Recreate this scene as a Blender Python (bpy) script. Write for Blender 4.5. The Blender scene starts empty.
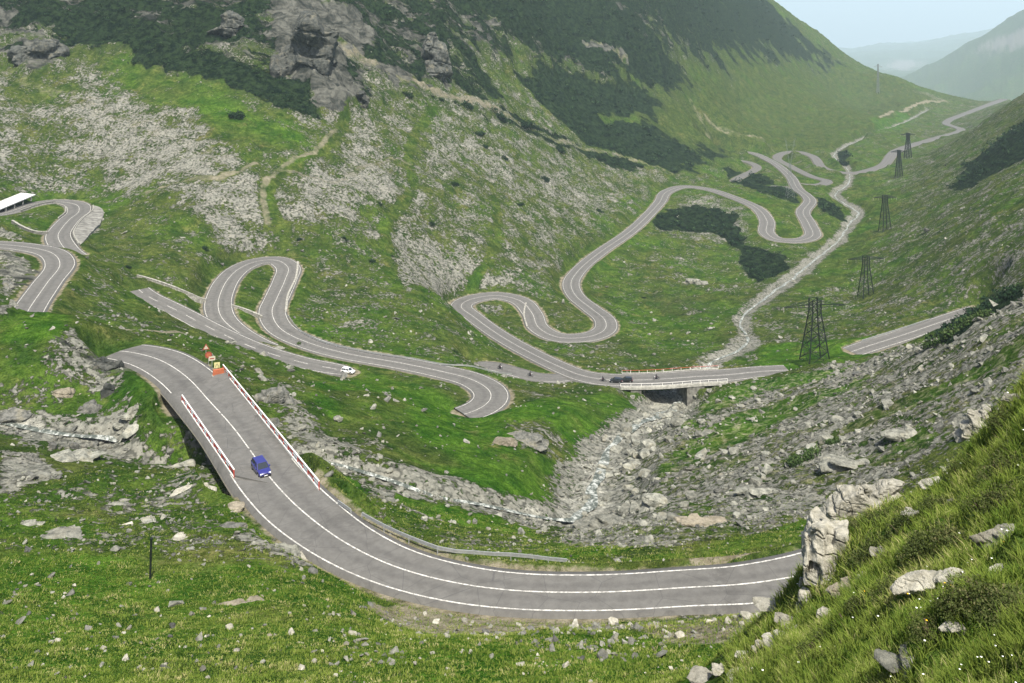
import bpy, bmesh, math, random
import numpy as np
from mathutils import Vector, Matrix

# ------------------------------------------------------------------ camera, sky, sun, exposure
R = math.radians
HAZE_DENSITY = 0.000082
S = bpy.context.scene
W, H, F, HORIZON, CZ = 1024, 683, 900.0, 0.0, 250.0
cam_d = bpy.data.cameras.new("camera"); cam = bpy.data.objects.new("camera", cam_d)
S.collection.objects.link(cam); S.camera = cam
cam.location = (0, 0, CZ); cam.rotation_euler = (R(90), 0, 0); cam_d.shift_y = -(H / 2 - HORIZON) / W     # level camera, lens shifted down: upright things stay upright
cam_d.sensor_width = 36.0; cam_d.lens = 36.0 * F / W
cam_d.clip_start = 0.3; cam_d.clip_end = 80000

SUN_EL, SUN_AZ = R(61), R(163)          # azimuth measured clockwise from the view direction (+Y)
wd = bpy.data.worlds.new("World"); S.world = wd; wd.use_nodes = True
nt = wd.node_tree; nt.nodes.clear()
sky = nt.nodes.new("ShaderNodeTexSky"); sky.sky_type = 'NISHITA'; sky.sun_disc = False
sky.sun_elevation = SUN_EL; sky.sun_rotation = SUN_AZ
sky.altitude = 1500; sky.air_density = 1.0; sky.dust_density = 9.0; sky.ozone_density = 0.3
bg = nt.nodes.new("ShaderNodeBackground"); bg.inputs[1].default_value = 0.135
wo = nt.nodes.new("ShaderNodeOutputWorld")
nt.links.new(sky.outputs[0], bg.inputs[0]); nt.links.new(bg.outputs[0], wo.inputs[0])
sd = bpy.data.lights.new("sun", 'SUN'); sd.energy = 5.0; sd.angle = R(0.6); sd.color = (1.0, 0.96, 0.88)
sun = bpy.data.objects.new("sun", sd); S.collection.objects.link(sun)
sv = Vector((math.cos(SUN_EL) * math.sin(SUN_AZ), math.cos(SUN_EL) * math.cos(SUN_AZ), math.sin(SUN_EL)))
sun.rotation_euler = sv.to_track_quat('Z', 'Y').to_euler()
sun.location = (0, 0, 900)
S.view_settings.view_transform = 'Standard'; S.view_settings.look = 'None'
S.view_settings.gamma = 1; S.view_settings.use_curve_mapping = False
S.view_settings.exposure = 0.79
S.render.resolution_x = W; S.render.resolution_y = H
S.render.engine = 'CYCLES'
S.cycles.volume_bounces = 0; S.cycles.max_bounces = 5; S.cycles.diffuse_bounces = 2
S.cycles.glossy_bounces = 2; S.cycles.transparent_max_bounces = 8
rng = np.random.default_rng(7); random.seed(7)

# ------------------------------------------------------------------ numeric helpers
_perm = np.random.default_rng(3).permutation(4096).astype(np.int32)
_ang = np.random.default_rng(4).random(4096) * 2 * math.pi
_gx, _gy = np.cos(_ang).astype(np.float32), np.sin(_ang).astype(np.float32)
_rv = np.random.default_rng(5).random(4096).astype(np.float32)
def _h(ix, iy, sd):
    return _perm[(ix + _perm[(iy + sd * 57) & 4095]) & 4095]
def gnoise(x, y, sd=0):
    """gradient noise, about -1..1"""
    fx = np.floor(x); fy = np.floor(y); ix = fx.astype(np.int64); iy = fy.astype(np.int64)
    u = (x - fx); v = (y - fy)
    a = u * u * u * (u * (u * 6 - 15) + 10); b = v * v * v * (v * (v * 6 - 15) + 10)
    def g(i, j, du, dv):
        k = _h(ix + i, iy + j, sd); return _gx[k] * (u - du) + _gy[k] * (v - dv)
    n0 = g(0, 0, 0, 0) * (1 - a) + g(1, 0, 1, 0) * a
    n1 = g(0, 1, 0, 1) * (1 - a) + g(1, 1, 1, 1) * a
    return (n0 * (1 - b) + n1 * b) * 1.5
def fbm(x, y, octv=4, sd=0, gain=0.5):
    t = 0; a = 1; n = 0
    for o in range(octv):
        t = t + a * gnoise(x, y, sd + o); n += a; a *= gain; x = x * 2.03 + 11.3; y = y * 2.03 - 7.7
    return t / n
def ridged(x, y, octv=4, sd=0):
    t = 0; a = 1; n = 0
    for o in range(octv):
        t = t + a * (1 - 2 * np.abs(gnoise(x, y, sd + o))); n += a; a *= 0.5; x = x * 2.1 + 5.1; y = y * 2.1 + 3.3
    return t / n
def sstep(a, b, x):
    t = np.clip((x - a) / (b - a), 0, 1); return t * t * (3 - 2 * t)

def ray(px, py):
    """bearing and downward slope of the line of sight at an image position"""
    a = (px - W / 2) / F; return math.atan(a), (py - HORIZON) / F / math.hypot(1, a)
def pt(px, py, r):
    th, s = ray(px, py)
    return Vector((r * math.sin(th), r * math.cos(th), CZ - r * s))
# ------------------------------------------------------------------ survey points: roads, streams, ground
# road rows: (column, row, distance, half width); flag 'n' = carried by a bridge or running into the hillside, ground not graded to it
ROADS = {
 'main_road': [(960,548,112,3.8,'n'),(880,558,100,3.8),(804,572,93,3.1),(745,582,90.5,2.95),(684,589,90,2.85),(593,593,89.5,2.8),(513,591,90,2.85),
   (460,583,91.5,3.0),(400,569,95,3.2),(347,543,101,3.6),(303,512,110,4.1),(272,480,120,4.2),(257,460,127,4.2,'n'),(233,427,140,4.2,'n'),
   (210,402,153,4.2,'n'),(187,377,167,4.4),(160,360,180,4.5),(133,352,189,4.2),(110,350,196,4,'n'),(85,350,206,4,'n'),(60,352,216,4,'n'),
   (45,350,226,4,'n')],
 'left_road': [(22,322,240,3.8),(31,306,260,3.9),(47,283,288,4.0),(60,264,313,4.2),(50,252,332,4.0),(20,246,347,3.8),(-20,243,362,3.8),(-60,235,385,3.8),
   (-50,220,410,3.8),(-20,216,422,3.8),(5,213,430,3.8),(32,204,448,3.8),(54,201.5,458,4.0),(74,204,452,4.6),(79,211,433,4.6),(70,219,412,4.2),
   (62,228,391,4.2),(58,236,374,4.2),(62,245,360,4.2),(70,253,350,4.0),(78,259,345,3.8,'n')],
 'upper_road': [(138,289,320,3.2,'n'),(148,296,312,3.4),(180,312,300,3.4),(220,333,285,3.4),(260,350,272,3.4),(300,362,264,3.4),(335,369.5,259,3.2),(350,372,256,2.2)],
 'hairpin_road': [(272,350,283,3.4,'n'),(255,342,289,3.6),(236,331,298,3.8),(222,318,308,4.2),(218,305,319,4.4),(221,292,332,4.4),(228,279,346,4.4),(240,268,360,4.4),
   (258,261,371,4.4),(275,260,373,4.5),(288,267,363,4.6),(285,280,349,4.5),(277,298,330,4.4),(272,312,316,4.4),(282,330,300,4.2),(318,346,285,4.0),
   (350,354,277,3.9),(400,363,269,3.9),(440,371,261,4.0),(470,379,254,4.3),(489,390,244,4.6),(490,400,236,4.6),(478,409,230,4.4),(462,415,227,4.2,'n')],
 'valley_road': [(790,370,306,3.8,'n'),(765,371,303,3.8),(725,375,298,4.2),(700,376.5,296,4.4,'n'),(660,379,292,4.6,'n'),(635,380,291,4.6,'n'),(600,379,292,4.4),(579,374.5,296,4.0),(556,365,306,3.8),
   (529,352,325,3.8),(500,335.5,350,3.8),(474,317,380,4.0),(461,306,398,4.6),(470,299.5,408,4.8),(496,295.5,415,4.6),(519,300,409,4.6),(532,313,394,4.4),
   (539,328,377,4.4),(559,337.5,367,4.5),(586,337,369,4.5),(604,330.5,380,4.6),(605,320,394,4.6),(592,309,411,4.4),(576,296,436,4.2),(571,283,461,4.2),
   (579,270,490,4.0),(599,253,535,4.0),(632,230,600,4.0),(659,203,693,4.2),(667,191.5,745,4.6),(684,186.5,770,4.6),(705,188.5,763,4.4),(734,197.5,727,4.2),
   (757,208,690,4.4),(767,221,654,5.0),(767,233,624,5.0),(778,239.5,610,5.0),(798,240.5,612,5.0),(812,236,630,5.0),(809,224,668,5.0),(803,212,710,4.8),
   (810,201,757,4.6),(806,195,790,4.4),(798,189,825,4.4),(790,176,905,4.4),(770,160.5,1015,4.4),(746,152,1085,4.4),(722,154,1060,4.4),(708,158,1030,4.2)],
 'spur_road': [(728,186,840,3.8,'n'),(738,178,890,3.8),(757,167,960,3.8),(743,161,1005,3.8),(728,160,1012,3.8)],
 'lower_spur_road': [(768,186,845,3.8),(784,187,838,4.0),(798,189,825,4.2)],
 'far_road': [(798,184,870,3.6),(816,185,872,4.2),(827,181,900,4.6),(813,177,930,4.2),(790,166,1000,4.2),(777,158.5,1060,4.4),(783,153,1110,4.6),(796,151.5,1130,4.8),
   (812,156,1095,4.8),(826,169,1010,4.8),(849,173,990,4.8),(879,167,1045,4.8),(896,151,1195,5.4),(929,140,1380,5.4),(961,130,1550,5.8),(946,123,1690,5.8),
   (972,111,2000,6.4),(1004,99,2350,8)],
 'side_road': [(476,366,300,3.2,'n'),(490,366,300,3.2),(515,371.5,294,3.2),(532,375,291,3.2),(552,378.6,292,3.2),(566,378,295,3.0)],
 'river_road': [(850,353,326,3.6,'n'),(862,348,330,3.8),(900,336,342,3.8),(938,323,357,3.8),(980,309,375,3.8)],
}
STREAMS = {   # (column, row, distance, half width of the stony bed)
 'river': [(927,110,1950,1.6),(896,126,1600,1.6),(869,136,1400,1.6),(834,155,1130,1.9),(845,165,1055,1.6),(849,173,1000,1.2),(848,183,905,2.5),(835,195,830,1.9),(858,212,742,2.8),
   (850,222,700,2.5),(838,240,640,2.2),(815,258,565,2.5),(795,275,512,2.8),(765,297,450,2.2),(745,312,418,1.6),(740,322,402,1.6),(748,338,371,2.2),(735,350,350,2.2),
   (712,360,335,2.2),(706,369,325,4),(690,386,303,5),(668,407,284,6),(655,413,250,5),(615,438,217,4.4),(600,458,200,4.4),(592,482,182,5),(588,505,167,5),(575,518,157,3.9)],
 'brook': [(0,418,168,1.7),(60,428,162,2.2),(120,440,158,2.8),(190,455,155,2.8),(260,456,152,2.2),(310,452,152,1.7),(380,472,149,1.7),(440,490,147,1.7),(480,499,149,1.9),(520,508,152,1.9),(575,518,157,2.8)],
}
GROUND = [
 (1024,790,5),(1250,790,5),(900,800,8),(800,800,12),(740,800,20),(640,800,28),(450,800,32),(0,800,34),(-250,790,34),
 # foreground slope, lower left
 (450,683,56),(200,683,58),(0,683,62),(-250,683,66),(640,683,54),(450,640,66),(200,620,76),(0,600,86),(-250,600,90),(200,560,95),(0,540,106),(-250,540,110),
 (330,600,80),(550,628,72),(650,624,72),(740,616,70),(550,638,82),(650,637,81),(740,626,83),(450,634,83),(400,618,87),(800,610,84),(100,510,116),(0,490,126),(180,500,121),(235,520,108),(-250,480,130),(0,455,143),(100,470,136),(180,470,134),
 (205,475,129),(230,510,112),
 # near hillside lower right
 (1024,683,12),(1250,683,9),(900,683,17),(800,683,27),(740,683,38),(1024,600,19),(1250,600,14),(900,610,27),(840,600,36),(1024,520,27),(1250,500,20),(960,500,39),(900,520,45),
 (850,535,47),(820,560,45),(805,600,43),(770,640,42),(1024,440,36),(1024,400,42),(1000,420,43),(965,465,46),(925,488,49),(1250,350,30),(1250,250,50),(1100,330,50),
 # falling away behind its brow
 (840,600,62),(760,655,58),(900,560,76),(960,530,90),(1000,500,90),(1024,470,88),(1250,400,80),
 # bank behind the big bend
 (600,563,98),(500,556,103),(420,540,110),(700,552,103),(780,535,112),(650,540,112),(550,540,122),(450,520,131),(350,490,135),(315,475,139),
 # stone slope on the right
 (700,520,128),(780,500,135),(850,480,140),(900,440,150),(960,400,160),(1024,345,170),(1100,300,180),(1250,220,200),
 (640,480,168),(700,470,168),(760,440,182),(820,410,197),(880,380,207),(930,350,218),(1000,305,222),(1250,150,260),
 (660,430,218),(710,415,230),(760,395,250),(800,378,272),(850,365,282),(900,352,290),(950,330,300),(1024,280,310),(815,362,303),
 (735,385,283),(690,403,265),
 # behind that crest
 (930,345,262),(980,318,280),
 # green nose in the middle
 (580,497,170),(560,470,180),(500,480,160),(440,465,162),(380,440,168),(330,420,176),(300,395,188),(520,440,192),(450,430,190),(400,400,210),(350,385,230),
 (520,412,216),(560,400,240),(590,420,222),(600,396,266),(640,398,270),(470,421,214),(430,400,230),(430,385,245),(300,375,235),(540,390,258),(500,375,280),(380,372,262),
 (290,410,176),(260,375,215),(240,352,240),(290,440,160),
 # around the near bridge
 (150,385,172),(170,410,166),(130,420,165),(195,438,158),(190,415,164),(230,445,155),(245,400,180),(240,425,165),
 # knoll on the left
 (0,308,206),(60,312,203),(116,346,186),(106,333,193),(0,340,192),(50,350,184),(0,390,176),(60,400,172),(100,380,178),(-250,300,210),(-250,390,180),(-250,250,260),
 (150,375,180),(30,318,215),(60,330,224),(0,322,232),(90,335,232),
 # slopes between the upper bends
 (130,330,232),(180,345,225),(110,310,268),(120,280,310),(150,260,350),(130,230,385),(100,235,380),(180,290,325),(170,310,305),(200,270,340),
 (250,290,335),(250,310,318),(245,330,300),(310,290,345),(320,320,310),(330,260,375),(340,300,335),(380,340,295),(400,320,315),(440,340,300),(420,290,360),(470,350,305),
 (420,355,280),(470,365,275),(30,225,395),(40,232,385),(20,238,368),(30,262,318),(20,280,300),(0,290,280),(10,262,320),(95,205,450),(95,225,410),
 # long left mountainside
 (0,180,470),(60,185,475),(0,160,500),(0,110,560),(0,60,630),(0,0,730),(100,160,490),(100,110,545),(100,60,610),(100,0,700),(200,210,400),(200,160,455),(200,110,515),
 (200,60,585),(200,0,670),(300,210,410),(300,160,460),(300,110,520),(300,60,585),(300,0,670),(400,240,418),(400,180,485),(400,120,565),(400,60,655),(400,0,750),
 (480,240,455),(480,180,540),(480,120,640),(480,60,745),(480,0,860),(560,240,520),(560,200,600),(560,140,730),(560,80,860),(560,20,1010),(620,200,680),(640,170,790),
 (640,120,920),(640,60,1080),(700,140,1000),(700,90,1180),(700,40,1370),(740,110,1320),(760,60,1640),(800,120,1430),(800,80,1800),(840,100,1950),(860,115,1900),
 (770,140,1180),(-250,160,500),(-250,60,620),(-250,0,720),
 # skyline and the ground behind it
 (930,99,2150),(905,84,2150),(880,76,2180),(862,74,2200),(848,66,2250),(838,50,2300),(820,35,2250),(800,27,2200),(788,14,2150),(760,-2,2000),(730,-30,1850),(650,-100,1650),
 (550,-180,1500),(400,-260,1400),(200,-300,1300),(0,-330,1250),(-250,-360,1200),(700,-10,1550),(600,-60,1250),(500,-80,1050),(300,-90,850),(100,-90,860),(-250,-90,880),
 (930,112,3000),(880,110,3000),(848,110,3100),(800,90,3200),(760,60,3000),(650,20,3000),(400,-60,2800),(0,-100,2600),(-250,-100,2600),(960,112,3000),
 (900,84,5500),(860,80,6000),(800,80,6500),(400,60,7000),(0,60,7000),
 (850,52,10500),(900,47,11000),(940,40,11000),(990,31,11500),(1024,24,12000),(1250,30,12000),(700,50,12000),(0,50,12000),
 (850,44,20000),(950,44,20000),(1100,44,20000),(400,44,20000),(0,44,20000),
 # far mountain on the right
 (1024,12,4700),(1004,22,4700),(985,42,4600),(962,62,4500),(940,80,4400),(925,92,4300),(1024,60,4000),(1024,92,3500),(980,85,3700),(1000,108,3100),(960,100,3900),
 (1100,-50,4700),(1250,-90,4700),(1024,45,6500),(985,62,6500),(1250,20,7000),
 # valley between the far bends
 (700,250,590),(740,270,545),(700,300,452),(650,320,415),(650,260,535),(650,345,362),(620,360,325),(690,350,355),(720,230,640),(720,215,680),(790,215,690),
 (740,190,800),(780,200,760),(700,170,880),(740,170,935),(800,170,980),(800,178,925),(830,190,860),(850,160,1100),(870,155,1150),(900,140,1350),(840,140,1300),
 (860,180,940),(870,195,840),(890,175,990),(885,230,640),(866,296,452),(840,270,530),(800,300,445),(800,335,368),(760,345,358),(780,355,335),(840,320,392),
 (840,345,335),(900,350,320),(905,320,365),(900,260,500),(960,290,385),(960,240,455),(900,200,740),(905,178,920),(960,180,720),(930,160,980),(1024,240,385),
 (1024,180,530),(1024,130,720),(1024,96,1000),(975,137,1180),(1000,112,1180),(1100,100,700),(1250,60,700),(1250,-20,1100),(1100,60,1200),(1100,90,2200),(1040,90,1700),(950,115,1950),(920,125,1750),
 (1020,105,2450),
]
def cspline(P, step=1.5):
    """Catmull-Rom through rows of numbers (centripetal), resampled evenly"""
    P = np.array(P, float); n = len(P)
    A = np.vstack([2 * P[0] - P[1], P, 2 * P[-1] - P[-2]])
    out = []
    for i in range(n - 1):
        p0, p1, p2, p3 = A[i:i + 4]
        L = np.linalg.norm((p2 - p1)[:3]); k = max(2, int(L / 0.7))
        kn = [0]
        for a, b in ((p0, p1), (p1, p2), (p2, p3)): kn.append(kn[-1] + max(1e-3, np.linalg.norm((b - a)[:3])) ** 0.5)
        t = np.linspace(kn[1], kn[2], k, endpoint=False)[:, None]
        A1 = (kn[1] - t) / (kn[1] - kn[0]) * p0 + (t - kn[0]) / (kn[1] - kn[0]) * p1
        A2 = (kn[2] - t) / (kn[2] - kn[1]) * p1 + (t - kn[1]) / (kn[2] - kn[1]) * p2
        A3 = (kn[3] - t) / (kn[3] - kn[2]) * p2 + (t - kn[2]) / (kn[3] - kn[2]) * p3
        B1 = (kn[2] - t) / (kn[2] - kn[0]) * A1 + (t - kn[0]) / (kn[2] - kn[0]) * A2
        B2 = (kn[3] - t) / (kn[3] - kn[1]) * A2 + (t - kn[1]) / (kn[3] - kn[1]) * A3
        out.append((kn[2] - t) / (kn[2] - kn[1]) * B1 + (t - kn[1]) / (kn[2] - kn[1]) * B2)
    out = np.vstack(out + [P[-1:]])
    d = np.r_[0, np.cumsum(np.linalg.norm(np.diff(out[:, :3], axis=0), axis=1))]
    m = max(3, int(d[-1] / step) + 1); q = np.linspace(0, d[-1], m)
    return np.stack([np.interp(q, d, out[:, c]) for c in range(out.shape[1])], 1)
def smooth1(a, k):
    if len(a) < 2 * k + 3: return a
    p = np.r_[np.full(k, a[0]), a, np.full(k, a[-1])]; w = np.hanning(2 * k + 3)[1:-1]; w /= w.sum()
    return np.convolve(p, w, 'valid')
road_path, stream_path = {}, {}
for nme, rows in ROADS.items():
    P = []
    for q in rows:
        v = pt(*q[:3]); P.append((v.x, v.y, v.z, q[3], 0.0 if len(q) > 4 else 1.0))
    far = nme in ('far_road', 'spur_road', 'lower_spur_road')
    c = cspline(P, 3.0 if far else 1.5)
    k = 6 if far else 8
    for j in (0, 1): c[:, j] = smooth1(c[:, j], 2)
    c[:, 2] = smooth1(c[:, 2], k)
    road_path[nme] = c
for nme, rows in STREAMS.items():
    stream_path[nme] = cspline([(*pt(*q[:3]), q[3]) for q in rows], 2.0)

# ------------------------------------------------------------------ ground height: s(bearing, ln distance)
cp = [(*ray(a, b), c if c < 3450 else c * 1.6) for a, b, c in GROUND]
def add_cp(x, y, z):
    r = math.hypot(x, y); cp.append((math.atan2(x, y), (CZ - z) / r, r))
for nme, c in road_path.items():
    last = None
    for row in c:
        if row[4] < 0.6: continue
        if last is None or np.linalg.norm(row[:2] - last) > 0.045 * math.hypot(row[0], row[1]):
            add_cp(*row[:3]); last = row[:2]
for nme, c in stream_path.items():
    last = None
    for row in c:
        if last is None or np.linalg.norm(row[:2] - last) > 0.05 * math.hypot(row[0], row[1]):
            add_cp(row[0], row[1], row[2] + 0.0); last = row[:2]
cp = np.array(cp)
KQ = 1.6; CMQ = 0.035
Q = np.stack([cp[:, 0] * KQ, np.log(cp[:, 2])], 1)
D = np.sqrt(((Q[:, None] - Q[None]) ** 2).sum(-1) + CMQ ** 2)
n = len(Q)
A = np.zeros((n + 3, n + 3)); A[:n, :n] = D - np.eye(n) * 0.004
A[:n, n] = 1; A[:n, n + 1:] = Q; A[n, :n] = 1; A[n + 1:, :n] = Q.T
coef = np.linalg.solve(A, np.r_[cp[:, 1], 0, 0, 0])
def s_field(th, lr):
    shp = th.shape; th = th.ravel() * KQ; lr = lr.ravel(); out = np.empty(len(th), np.float32)
    q0 = Q[:, 0].astype(np.float32); q1 = Q[:, 1].astype(np.float32); cf = coef[:n].astype(np.float32)
    for i in range(0, len(th), 20000):
        a = th[i:i + 20000, None].astype(np.float32); b = lr[i:i + 20000, None].astype(np.float32)
        out[i:i + 20000] = np.sqrt((a - q0) ** 2 + (b - q1) ** 2 + np.float32(CMQ ** 2)) @ cf
    return (out + coef[n] + coef[n + 1] * th + coef[n + 2] * lr).reshape(shp)
def seg(a, b, m): return np.linspace(math.log(a), math.log(b), m, endpoint=False)
LR = np.r_[seg(2.5, 10, 40), seg(10, 62, 330), seg(62, 900, 840), seg(900, 3200, 230), np.linspace(math.log(3200), math.log(36000), 130)]
THIN = np.linspace(-0.665, 0.665, 1180)
THO = 0.665 + (math.pi - 0.665) * (np.linspace(0, 1, 71)[1:]) ** 1.5
TH = np.r_[-THO[::-1], THIN, THO]; NC = len(TH); NR = len(LR)
# evaluate on a coarser lattice first, then interpolate (the field is smooth)
cth = np.linspace(-0.8, 0.8, 340); clr = np.linspace(LR[0], LR[-1], 620)
Sg = s_field(*np.meshgrid(cth, clr, indexing='xy'))
def bilerp(G, xs, ys, x, y):
    fx = np.clip((x - xs[0]) / (xs[1] - xs[0]), 0, len(xs) - 1.001); fy = np.clip((y - ys[0]) / (ys[1] - ys[0]), 0, len(ys) - 1.001)
    i = fx.astype(int); j = fy.astype(int); u = fx - i; v = fy - j
    return (G[j, i] * (1 - u) + G[j, i + 1] * u) * (1 - v) + (G[j + 1, i] * (1 - u) + G[j + 1, i + 1] * u) * v
T2, L2 = np.meshgrid(TH, LR)                      # rows = distance, columns = bearing
Sv = bilerp(Sg, cth, clr, T2, L2)
wrap = sstep(0.8, math.pi, np.abs(T2))
side = bilerp(Sg, cth, clr, np.full_like(T2, -0.78), L2) * .5 + bilerp(Sg, cth, clr, np.full_like(T2, 0.78), L2) * .5
Sv = Sv * (1 - wrap) + side * wrap
RR = np.exp(L2); X = RR * np.sin(T2); Y = RR * np.cos(T2)
Z = CZ - RR * Sv
Z = np.minimum(Z, CZ - 1.9)if False else Z
near = sstep(9, 3, RR); Z = Z * (1 - near) + np.minimum(Z, CZ - 1.8 - 0.25 * RR) * near
sk_px = [-400, 300, 700, 850, 900, 940, 990, 1024, 1300]; sk_py = [60, 56, 52, 50, 46, 41, 31, 24, 20]
sk = np.array([ray(a, b) for a, b in zip(sk_px, sk_py)])
smin = np.interp(T2, sk[:, 0], sk[:, 1]) + 0.006 * fbm(T2 * 14, L2 * 0 + 3.3, 4, 17)
Z = np.where(RR > 11000, np.minimum(Z, CZ - RR * smin), Z)
Zbase = Z.copy()

def hit(px, py, rmin=0.0):
    """first ground point seen along an image direction beyond rmin -> bearing, ln r"""
    th, s = ray(px, py)
    col = bilerp(Sg, cth, clr, np.full(2600, th), np.linspace(LR[0], LR[-1], 2600))
    l = np.linspace(LR[0], LR[-1], 2600)
    k = np.where((col <= s) & (l >= math.log(max(rmin, 2.6))))[0]
    return (th, l[k[0]] if len(k) else LR[-1])
# ------------------------------------------------------------------ ground cover regions (drawn on the ground itself)
CH = dict(rock=0, pine=1, cliff=2, path=3, lush=4, gravel=5, brown=6, rough=7)
M = np.zeros((8,) + T2.shape, np.float32)
M[0] = 0.32; M[4] = 0.38; M[7] = 0.35
wx = fbm(X / 38, Y / 38, 3, 31) * 0.7 + fbm(X / 9, Y / 9, 3, 35) * 0.3
wy = fbm(X / 38 + 50, Y / 38 + 9, 3, 41) * 0.7 + fbm(X / 9 + 20, Y / 9, 3, 45) * 0.3
def window(q, pad):
    j0, j1 = np.searchsorted(LR, [q[:, 1].min() - pad, q[:, 1].max() + pad])
    i0, i1 = np.searchsorted(TH, [q[:, 0].min() - pad, q[:, 0].max() + pad])
    return slice(max(j0 - 1, 0), min(j1 + 1, NR)), slice(max(i0 - 1, 0), min(i1 + 1, NC))
def poly_w(pts, soft, warp, rmin=0):
    q = np.array([hit(a, b, rmin) for a, b in pts])
    sl = window(q, soft + warp + .01)
    a = T2[sl] + wx[sl] * warp; b = L2[sl] + wy[sl] * warp
    inside = np.zeros(a.shape, bool); d2 = np.full(a.shape, 1e9)
    for k in range(len(q)):
        x0, y0 = q[k - 1]; x1, y1 = q[k]
        c = ((y0 > b) != (y1 > b)) & (a < (x1 - x0) * (b - y0) / (y1 - y0 + 1e-12) + x0); inside ^= c
        ex, ey = x1 - x0, y1 - y0; L = ex * ex + ey * ey + 1e-12
        t = np.clip(((a - x0) * ex + (b - y0) * ey) / L, 0, 1)
        d2 = np.minimum(d2, (a - x0 - t * ex) ** 2 + (b - y0 - t * ey) ** 2)
    sd = np.sqrt(d2) * np.where(inside, 1, -1)
    return sl, sstep(-soft, soft, sd).astype(np.float32)
def region(pts, soft=0.02, warp=0.05, rmin=0, **kv):
    sl, w = poly_w(pts, soft, warp, rmin)
    for k, v in kv.items():
        m = M[CH[k]]; m[sl] = m[sl] * (1 - w) + v * w
def trail(pts, half, soft, rmin=0, warp=0.006, **kv):
    q = np.array([hit(a, b, rmin) for a, b in pts]); sl = window(q, .06)
    a = T2[sl] + wx[sl] * warp; b = L2[sl] + wy[sl] * warp; d2 = np.full(a.shape, 1e9)
    for k in range(1, len(q)):
        x0, y0 = q[k - 1]; x1, y1 = q[k]; ex, ey = x1 - x0, y1 - y0; L = ex * ex + ey * ey + 1e-12
        t = np.clip(((a - x0) * ex + (b - y0) * ey) / L, 0, 1)
        d2 = np.minimum(d2, (a - x0 - t * ex) ** 2 + (b - y0 - t * ey) ** 2)
    w = sstep(half + soft, half, np.sqrt(d2) * RR[sl]).astype(np.float32)
    for k, v in kv.items():
        m = M[CH[k]]; m[sl] = m[sl] * (1 - w) + v * w
# the long mountainside
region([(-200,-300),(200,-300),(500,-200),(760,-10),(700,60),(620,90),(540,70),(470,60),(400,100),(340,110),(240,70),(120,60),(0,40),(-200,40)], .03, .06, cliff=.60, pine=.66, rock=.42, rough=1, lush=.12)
region([(0,55),(90,80),(150,105),(215,135),(262,168),(190,186),(100,182),(0,188),(-150,180),(-150,50)], .045, .09, rock=.70, lush=.1, rough=.6, brown=.25)
region([(0,70),(60,75),(90,95),(40,110),(0,105)], .02, .04, rock=.3, lush=.3)
region([(10,115),(60,125),(90,160),(60,180),(10,170)], .03, .05, rock=.42, lush=.2)
region([(120,55),(190,85),(250,118),(318,150),(300,172),(255,165),(190,118),(120,78)], .015, .03, rock=.10, lush=.5)
region([(255,165),(340,110),(470,70),(540,110),(600,150),(700,175),(660,195),(600,240),(560,290),(470,300),(400,300),(330,270),(280,240)], .04, .08, rock=.49, lush=.26, rough=.6, brown=.12)
region([(150,192),(200,180),(272,176),(272,215),(250,250),(236,262),(215,240),(190,215)], .035, .06, rock=.72, lush=.1, brown=.25)
region([(290,182),(395,170),(410,200),(350,212),(292,218)], .015, .04, rock=.72, lush=.2, brown=.25)
region([(345,100),(400,150),(400,170),(340,165)], .02, .04, rock=.6)
region([(430,120),(560,190),(640,200),(600,215),(520,190),(430,150)], .02, .04, rock=.6)
region([(388,236),(425,240),(480,272),(522,283),(505,294),(448,300),(412,288),(395,262)], .03, .06, rock=.72, lush=.2, brown=.25)
region([(300,215),(380,240),(395,300),(330,290)], .02, .03, rock=.40, lush=.3)
region([(88,188),(150,192),(215,235),(235,262),(215,300),(150,290),(100,265),(85,230)], .015, .03, rock=.34, lush=.36, rough=.4)
region([(60,285),(150,305),(260,352),(240,372),(140,345),(60,330)], .015, .03, rmin=215, rock=.3, lush=.4)
region([(300,262),(380,320),(470,345),(560,372),(480,372),(330,345),(290,300)], .015, .03, rock=.36, lush=.4)
region([(300,270),(420,330),(430,345),(330,325)], .015, .03, rock=.42, lush=.4)
region([(460,340),(530,300),(560,250),(620,210),(680,190),(700,190),(600,260),(640,330),(600,375),(520,355)], .02, .03, rock=.38, lush=.4)
region([(610,240),(700,235),(780,290),(740,312),(720,345),(640,362),(610,330),(600,290)], .02, .03, rock=.30, lush=.45)
region([(620,258),(720,255),(770,285),(735,300),(640,290)], .02, .03, rock=.36, lush=.4)
region([(740,195),(800,205),(800,232),(775,232),(745,205)], .01, .02, rock=.2, lush=.5)
# dwarf pine stands
region([(520,82),(562,76),(600,92),(680,116),(738,140),(722,162),(680,176),(640,170),(585,148),(545,112)], .010, .030, pine=.98, rock=.1, lush=.2)
region([(600,120),(640,115),(648,122),(605,130)], .008, .02, pine=.2, lush=.5)
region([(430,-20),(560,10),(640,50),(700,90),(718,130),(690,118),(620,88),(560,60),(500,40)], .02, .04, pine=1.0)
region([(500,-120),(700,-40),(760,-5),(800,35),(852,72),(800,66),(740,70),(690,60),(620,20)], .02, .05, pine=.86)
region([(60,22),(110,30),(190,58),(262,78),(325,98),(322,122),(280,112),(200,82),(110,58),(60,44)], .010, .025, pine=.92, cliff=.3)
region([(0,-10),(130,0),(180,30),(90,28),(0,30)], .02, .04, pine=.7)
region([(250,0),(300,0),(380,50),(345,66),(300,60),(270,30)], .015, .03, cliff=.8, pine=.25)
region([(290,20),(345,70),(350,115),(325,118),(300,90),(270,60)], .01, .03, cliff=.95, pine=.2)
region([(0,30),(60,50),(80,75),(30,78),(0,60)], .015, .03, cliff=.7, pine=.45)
region([(440,0),(470,60),(500,95),(480,110),(420,70),(400,40)], .015, .03, pine=.7)
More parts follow.
